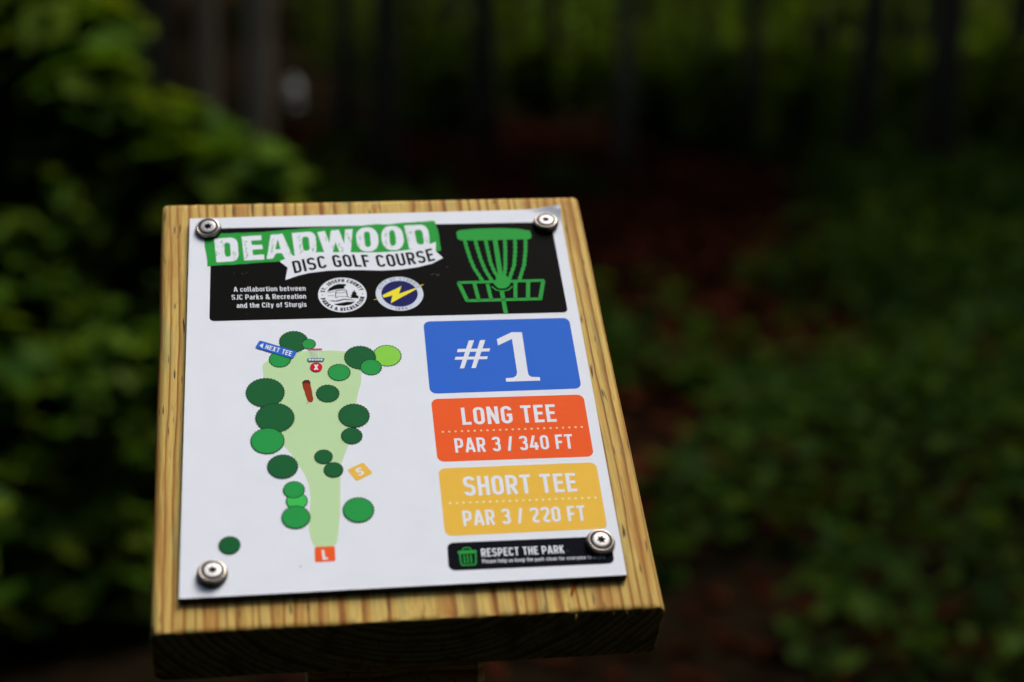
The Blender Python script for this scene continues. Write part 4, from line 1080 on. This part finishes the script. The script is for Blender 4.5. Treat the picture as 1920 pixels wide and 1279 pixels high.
for (x, y, s) in RING:
    tree('tree', 'tall dark tree of the wood beside or behind the viewer', (x, y), 13, .14, (0, 0), k, crowns[k % 3], 'trees beside and behind the viewer', sc_=s); k += 1

# the far wood as one mass, plus unseen leaves added for shade
def far_wood_and_shade():
    pts = []
    bl = []
    for i in range(150):
        a = rnd.uniform(0, 2 * math.pi); d = rnd.uniform(30, 46)
        bl.append((d * math.sin(a), d * math.cos(a), rnd.uniform(.5, 12), rnd.uniform(2.5, 4), rnd.uniform(2.5, 4), rnd.uniform(2, 3.5)))
    for i in range(230):  # unseen canopy clumps added to shade the distant ground
        a = rnd.uniform(0, 2 * math.pi); d = rnd.uniform(15, 34)
        if 0.06 < a < 0.66 and d < 27: continue
        bl.append((d * math.sin(a), d * math.cos(a), rnd.uniform(6.5, 11), 2.8, 2.8, 1.4, .55))
    for i in range(46):  # more unseen canopy clumps, added to darken the ground ahead and left
        a = rnd.uniform(-0.45, 0.12); d = rnd.uniform(11, 21)
        bl.append((d * math.sin(a), d * math.cos(a), rnd.uniform(5.5, 8), 2.0, 2.0, 1.0, .45))
    # unseen leaf clumps added behind the camera to block low sky light
    for i in range(90):
        a = rnd.uniform(1.75, 4.9); d = rnd.uniform(4.2, 7.5)
        bl.append((d * math.sin(a), d * math.cos(a), rnd.uniform(.3, 6.5), 1.1, 1.1, 1.0, .35))
    pts = blob_points(bl, 480)
    o = link('far_wood_and_shade', leaf_cloud('far_wood_and_shade', pts, RNG.uniform(.35, .7, len(pts)), LEAF_C, aspect=.8))
    tag(o, 'dark mass of far trees behind the trunks, with unseen leaves added for shade', 'woodland', kind='stuff')
far_wood_and_shade()

def understory():
    U = [(1.172, 18.117, 0.469)+(.5,), (1.745, 16.061, 0.661)+(.75,), (1.443, 13.076, 0.224)+(.45,), (2.769, 17.945, 0.582)+(.6,), (3.608, 19.834, 0.631)+(.7,), (3.577, 16.785, 0.295)+(.45,),
         (3.754, 15.723, 0.612)+(.8,), (4.102, 16.154, 0.486)+(.85,), (3.247, 12.760, 0.099)+(.5,), (3.205, 13.797, -0.038)+(.4,), (4.642, 16.532, 0.627)+(.75,), (4.190, 14.582, 0.173)+(.55,),
         (3.246, 11.211, -0.035)+(.35,), (5.475, 17.332, 0.819)+(.8,), (5.320, 16.334, 0.632)+(.6,), (4.526, 13.438, 0.252)+(.42,), (3.805, 12.091, -0.015)+(.4,), (4.830, 13.337, 0.120)+(.4,),
         (6.376, 15.966, 0.693)+(.6,), (5.371, 13.139, 0.220)+(.35,), (6.566, 14.812, 0.334)+(.55,), (6.165, 13.896, 0.202)+(.4,), (6.724, 14.197, 0.272)+(.5,), (4.890, 10.088, -0.010)+(.35,),
         (0.971, 21.133, 0.666)+(.7,), (7.067, 19.970, 0.741)+(.7,), (8.206, 17.368, 0.692)+(.7,), (4.180, 20.744, 0.664)+(.7,),
         (2.667, 10.843, -0.136)+(.25,), (3.923, 11.005, -0.062)+(.3,), (4.787, 12.290, 0.036)+(.35,), (4.521, 10.787, -0.047)+(.25,), (2.290, 13.971, -0.088)+(.3,), (2.838, 14.892, 0.016)+(.4,), (1.414, 12.073, -0.101)+(.25,), (3.510, 10.088, -0.095)+(.2,), (6.140, 16.055, 0.424)+(.6,), (2.373, 16.991, 0.183)+(.5,), (1.349, 16.098, 0.144)+(.4,), (7.011, 16.792, 0.267)+(.5,)]
    bl = [(x, y, max(z, .35), s * 1.0, s, s * 1.15, .5 + s * 1.6) for x, y, z, s in U]
    pts = blob_points(bl, 420)
    pts[:, 2] = np.maximum(pts[:, 2], .06)
    o = link('understory_foliage', leaf_cloud('understory_foliage', pts, RNG.uniform(.10, .17, len(pts)), LEAF_B, aspect=.6))
    tag(o, 'loose green understory leaves hanging between the dark trunks', 'undergrowth', kind='stuff')
understory()

def shrub(label, base, blobs, per, leaf, seed, cat='shrub', stems=6):
    root = empty('leafy_shrub', (base[0], base[1], ground_h(base[0], base[1])))
    tag(root, label, cat)
    rel = [(b[0] - base[0], b[1] - base[1], b[2] - root.location.z, b[3], b[3], b[3] * .85, (b[3] / .13) ** 2) for b in blobs]
    rg = np.random.default_rng(seed)
    pts = blob_points(rel, per, rg, shell=.5)
    pts[:, 2] = np.maximum(pts[:, 2], .03)
    out = np.concatenate([np.tile(np.array([b[:3]]), (int(per * b[6]), 1)) for b in rel])
    nr = (pts - out); nr /= (np.linalg.norm(nr, axis=1, keepdims=True) + 1e-6)
    link('foliage', leaf_cloud('foliage', pts, rg.uniform(leaf * .7, leaf * 1.2, len(pts)), LEAF_A, flat=1.3, aspect=.68, normals=nr * .7), root)
    r2 = random.Random(seed)
    for i in range(stems):
        b = rel[(i * len(rel)) // stems]
        mb = MB()
        s = Vector((r2.uniform(-.08, .08), r2.uniform(-.08, .08), -.1)); e = Vector(b[:3]); mid = s.lerp(e, .5) + Vector((r2.uniform(-.06, .06), r2.uniform(-.06, .06), .12))
        tube(mb, [s, s.lerp(mid, .5) + Vector((0, 0, .05)), mid, e], [.012, .010, .008, .003], BARK, 6)
        link('stem', mb.mesh('stem', True), root)

shrub('tall leafy bush arching down towards the upper left corner of the board', (-0.720, 3.810, 0.388)[:2],
      [(-0.600, 3.241, 1.163)+(0.190,), (-0.495, 3.254, 1.156)+(0.159,), (-0.596, 3.333, 1.023)+(0.159,), (-0.443, 3.098, 1.057)+(0.143,), (-0.478, 3.095, 0.944)+(0.111,), (-0.396, 3.183, 0.977)+(0.120,), (-0.346, 3.106, 0.905)+(0.127,),
       (-0.265, 3.192, 0.938)+(0.120,), (-0.256, 3.032, 0.846)+(0.127,), (-0.172, 3.035, 0.874)+(0.111,), (-0.108, 2.956, 0.847)+(0.120,), (-0.070, 2.957, 0.820)+(0.104,), (-0.178, 3.115, 0.767)+(0.127,),
       (-0.310, 3.109, 0.770)+(0.111,), (-0.686, 3.563, 0.847)+(0.127,), (-0.639, 3.569, 0.779)+(0.095,), (-0.815, 3.380, 1.121)+(0.254,), (-0.903, 3.526, 0.789)+(0.317,), (-0.135, 3.276, 0.678)+(0.159,)], 36, .16, 21)
shrub('low leafy bush filling the lower left behind the board', (-0.586, 2.819, 0.113)[:2],
      [(-0.560, 2.853, 0.628)+(0.093,), (-0.453, 2.866, 0.564)+(0.085,), (-0.519, 2.687, 0.422)+(0.102,), (-0.418, 2.598, 0.340)+(0.093,), (-0.548, 2.582, 0.260)+(0.102,), (-0.397, 2.520, 0.194)+(0.093,), (-0.320, 2.798, 0.278)+(0.085,), (-0.496, 2.418, 0.102)+(0.085,), (-0.410, 2.790, 0.403)+(0.085,), (-0.598, 2.929, 0.709)+(0.122,), (-0.537, 3.078, 0.694)+(0.108,), (-0.398, 3.253, 0.662)+(0.094,), (-0.366, 3.095, 0.576)+(0.081,), (-0.608, 2.927, 0.544)+(0.108,), (-0.493, 2.791, 0.499)+(0.102,), (-0.355, 2.524, 0.535)+(0.122,), (-0.293, 2.529, 0.543)+(0.081,),
       (-0.588, 2.779, 0.366)+(0.122,), (-0.521, 2.647, 0.308)+(0.108,), (-0.381, 2.953, 0.310)+(0.081,), (-0.561, 2.500, 0.209)+(0.122,), (-0.463, 2.513, 0.132)+(0.108,), (-0.338, 2.525, 0.121)+(0.108,), (-0.353, 2.524, 0.018)+(0.094,),
       (-0.386, 2.802, 0.207)+(0.094,), (-0.487, 2.651, -0.048)+(0.081,), (-0.749, 2.751, 0.494)+(0.270,), (-0.722, 2.471, 0.183)+(0.270,), (-0.202, 3.264, 0.218)+(0.189,), (-0.237, 3.103, -0.135)+(0.162,)], 78, .10, 22)

def ground_plants():
    n = 80000
    X = RNG.uniform(-1.2, 9.5, n); Y = RNG.uniform(1.2, 11.5, n)
    keep = []
    BARE = [(p[0], p[1], r) for p, r in (((1.373, 5.086, 0.041), .75), ((1.080, 3.716, 0.013), .62), ((1.602, 6.675, 0.023), 1.1), ((1.575, 4.250, 0.020), .4), ((1.237, 2.353, 0.018), .16), ((0.412, 2.119, 0.017), .5),
            ((1.314, 10.574, -0.044), 2.2), ((1.508, 9.033, -0.054), 2.0), ((1.708, 7.675, -0.009), 1.3), ((0.741, 2.973, 0.022), .2), ((1.762, 4.978, 0.033), .4), ((0.982, 2.498, 0.001), .2), ((2.333, 4.440, 0.094), .3), ((-0.278, 2.149, 0.038), 1.1), ((0.064, 2.154, 0.014), .9))]
    for i in range(n):
        x, y = X[i], Y[i]
        v = mnoise.noise(Vector((x * .95 + 3.1, y * .62, 5.2))) + .55 * mnoise.noise(Vector((x * 2.7, y * 2.1, 1.2)))
        d = math.hypot(x, y)
        thr = -0.26 + 0.05 * max(0, d - 8.0)
        for bx, by, br in BARE: thr += 0.8 * max(0.0, 1 - math.hypot(x - bx, y - by) / br)
        if v > thr: keep.append((x, y, ground_h(x, y) + RNG.random() ** 1.4 * min(.42, .08 + .5 * (v - thr))))
    for i in range(26000):                      # thinner cover deeper in the wood
        x = RNG.uniform(-9, 15); y = RNG.uniform(9.5, 30)
        if x < 0.06 * y: continue
        if any(math.hypot(x - bx, y - by) < br * .9 for bx, by, br in BARE): continue
        if mnoise.noise(Vector((x * .5, y * .5, 9.0))) > -.12: keep.append((x, y, ground_h(x, y) + .35 * RNG.random() ** 2))
    pts = np.array(keep)
    o = link('ground_plants', leaf_cloud('ground_plants', pts, RNG.uniform(.04, .10, len(pts)) * (1 + .3 * np.sin(pts[:, 0] * 3.1) * np.cos(pts[:, 1] * 2.3)), LEAF_G, flat=1.0, aspect=.7))
    tag(o, 'low leafy ground plants spreading over the forest floor right of the sign', 'ground cover', kind='stuff')
    P_ = []
    for bx, by, br in BARE[:-4]:
        for _ in range(int(900 * br * br)):
            a = RNG.uniform(0, 6.283); d = br * 1.5 * math.sqrt(RNG.random())
            x, y = bx + d * math.cos(a), by + d * math.sin(a); P_.append((x, y, ground_h(x, y) + .012))
    for _ in range(1800):
        x, y = RNG.uniform(0, 9), RNG.uniform(1.5, 12); P_.append((x, y, ground_h(x, y) + .012))
    P_ = np.array(P_); n = len(P_)
    o = link('fallen_leaves', leaf_cloud('fallen_leaves', P_, RNG.uniform(.04, .09, n), LITTER, flat=3, aspect=.65))
    tag(o, 'red brown fallen leaves on the bare path between the plants', 'leaf litter', kind='stuff')
    P2 = []
    for (bx, by, br) in [b_ for b_ in BARE if b_[1] > 2.9]:
        for _ in range(int(520 * br * br)):
            a = RNG.uniform(0, 6.283); d = br * 1.25 * math.sqrt(RNG.random())
            x, y = bx + d * math.cos(a), by + d * math.sin(a)
            if mnoise.noise(Vector((x * 1.4, y * 1.1, 4.0))) > -.15: P2.append((x, y, ground_h(x, y) + .03))
    o = link('red_leaves_lightened', leaf_cloud('red_leaves_lightened', np.array(P2), RNG.uniform(.06, .11, len(P2)), REDLITTER_LIT, flat=2.2, aspect=.65))
    tag(o, 'drift of red fallen leaves, lightened in colour for missing light, past the top of the sign', 'leaf litter', kind='stuff')
ground_plants()

def glint_blob(label, loc, r, seed):  # pale pebble shape added to stand in for a glint of light
    mb = MB(); vs = []; rg = random.Random(seed); n, m_ = 14, 8
    for j in range(m_ + 1):
        th = math.pi * j / m_
        for i in range(n):
            ph = 2 * math.pi * i / n
            q = r * (1 + .18 * mnoise.noise(Vector((math.cos(ph) * 1.3 + seed, math.sin(ph) * 1.3, th))))
            vs.append((q * math.sin(th) * math.cos(ph) * 1.2, q * math.sin(th) * math.sin(ph), q * math.cos(th) * .8))
    fs = [(j * n + i, j * n + (i + 1) % n, (j + 1) * n + (i + 1) % n, (j + 1) * n + i) for j in range(m_) for i in range(n)]
    mb.add(vs, fs, GLINTM)
    o = link('pale_glint_blob', mb.mesh('pale_glint_blob', True)); o.location = loc
    tag(o, label, 'glint_blob')
GLINTM, nt_, b_ = nodes_of('pale_glint_standin')
b_.inputs['Base Color'].default_value = (0.32, 0.34, 0.32, 1); b_.inputs['Roughness'].default_value = .35
for i, (p, r, lab) in enumerate([((0.284, 18.654, 0.226), .045, 'uppermost small pale blob added for a glint in the dark wood right of the pale trunks'), ((0.302, 17.653, 0.142), .055, 'second pale blob from the top, added for the glints right of the pale trunks'),
                            ((0.253, 16.454, 0.067), .055, 'third pale blob from the top, added for the glints right of the pale trunks'), ((0.259, 15.354, 0.018), .045, 'lowest small pale blob added for a glint in the dark wood right of the pale trunks')]):
    glint_blob(lab, (p[0], p[1], ground_h(p[0], p[1]) + r * .5), r, i)
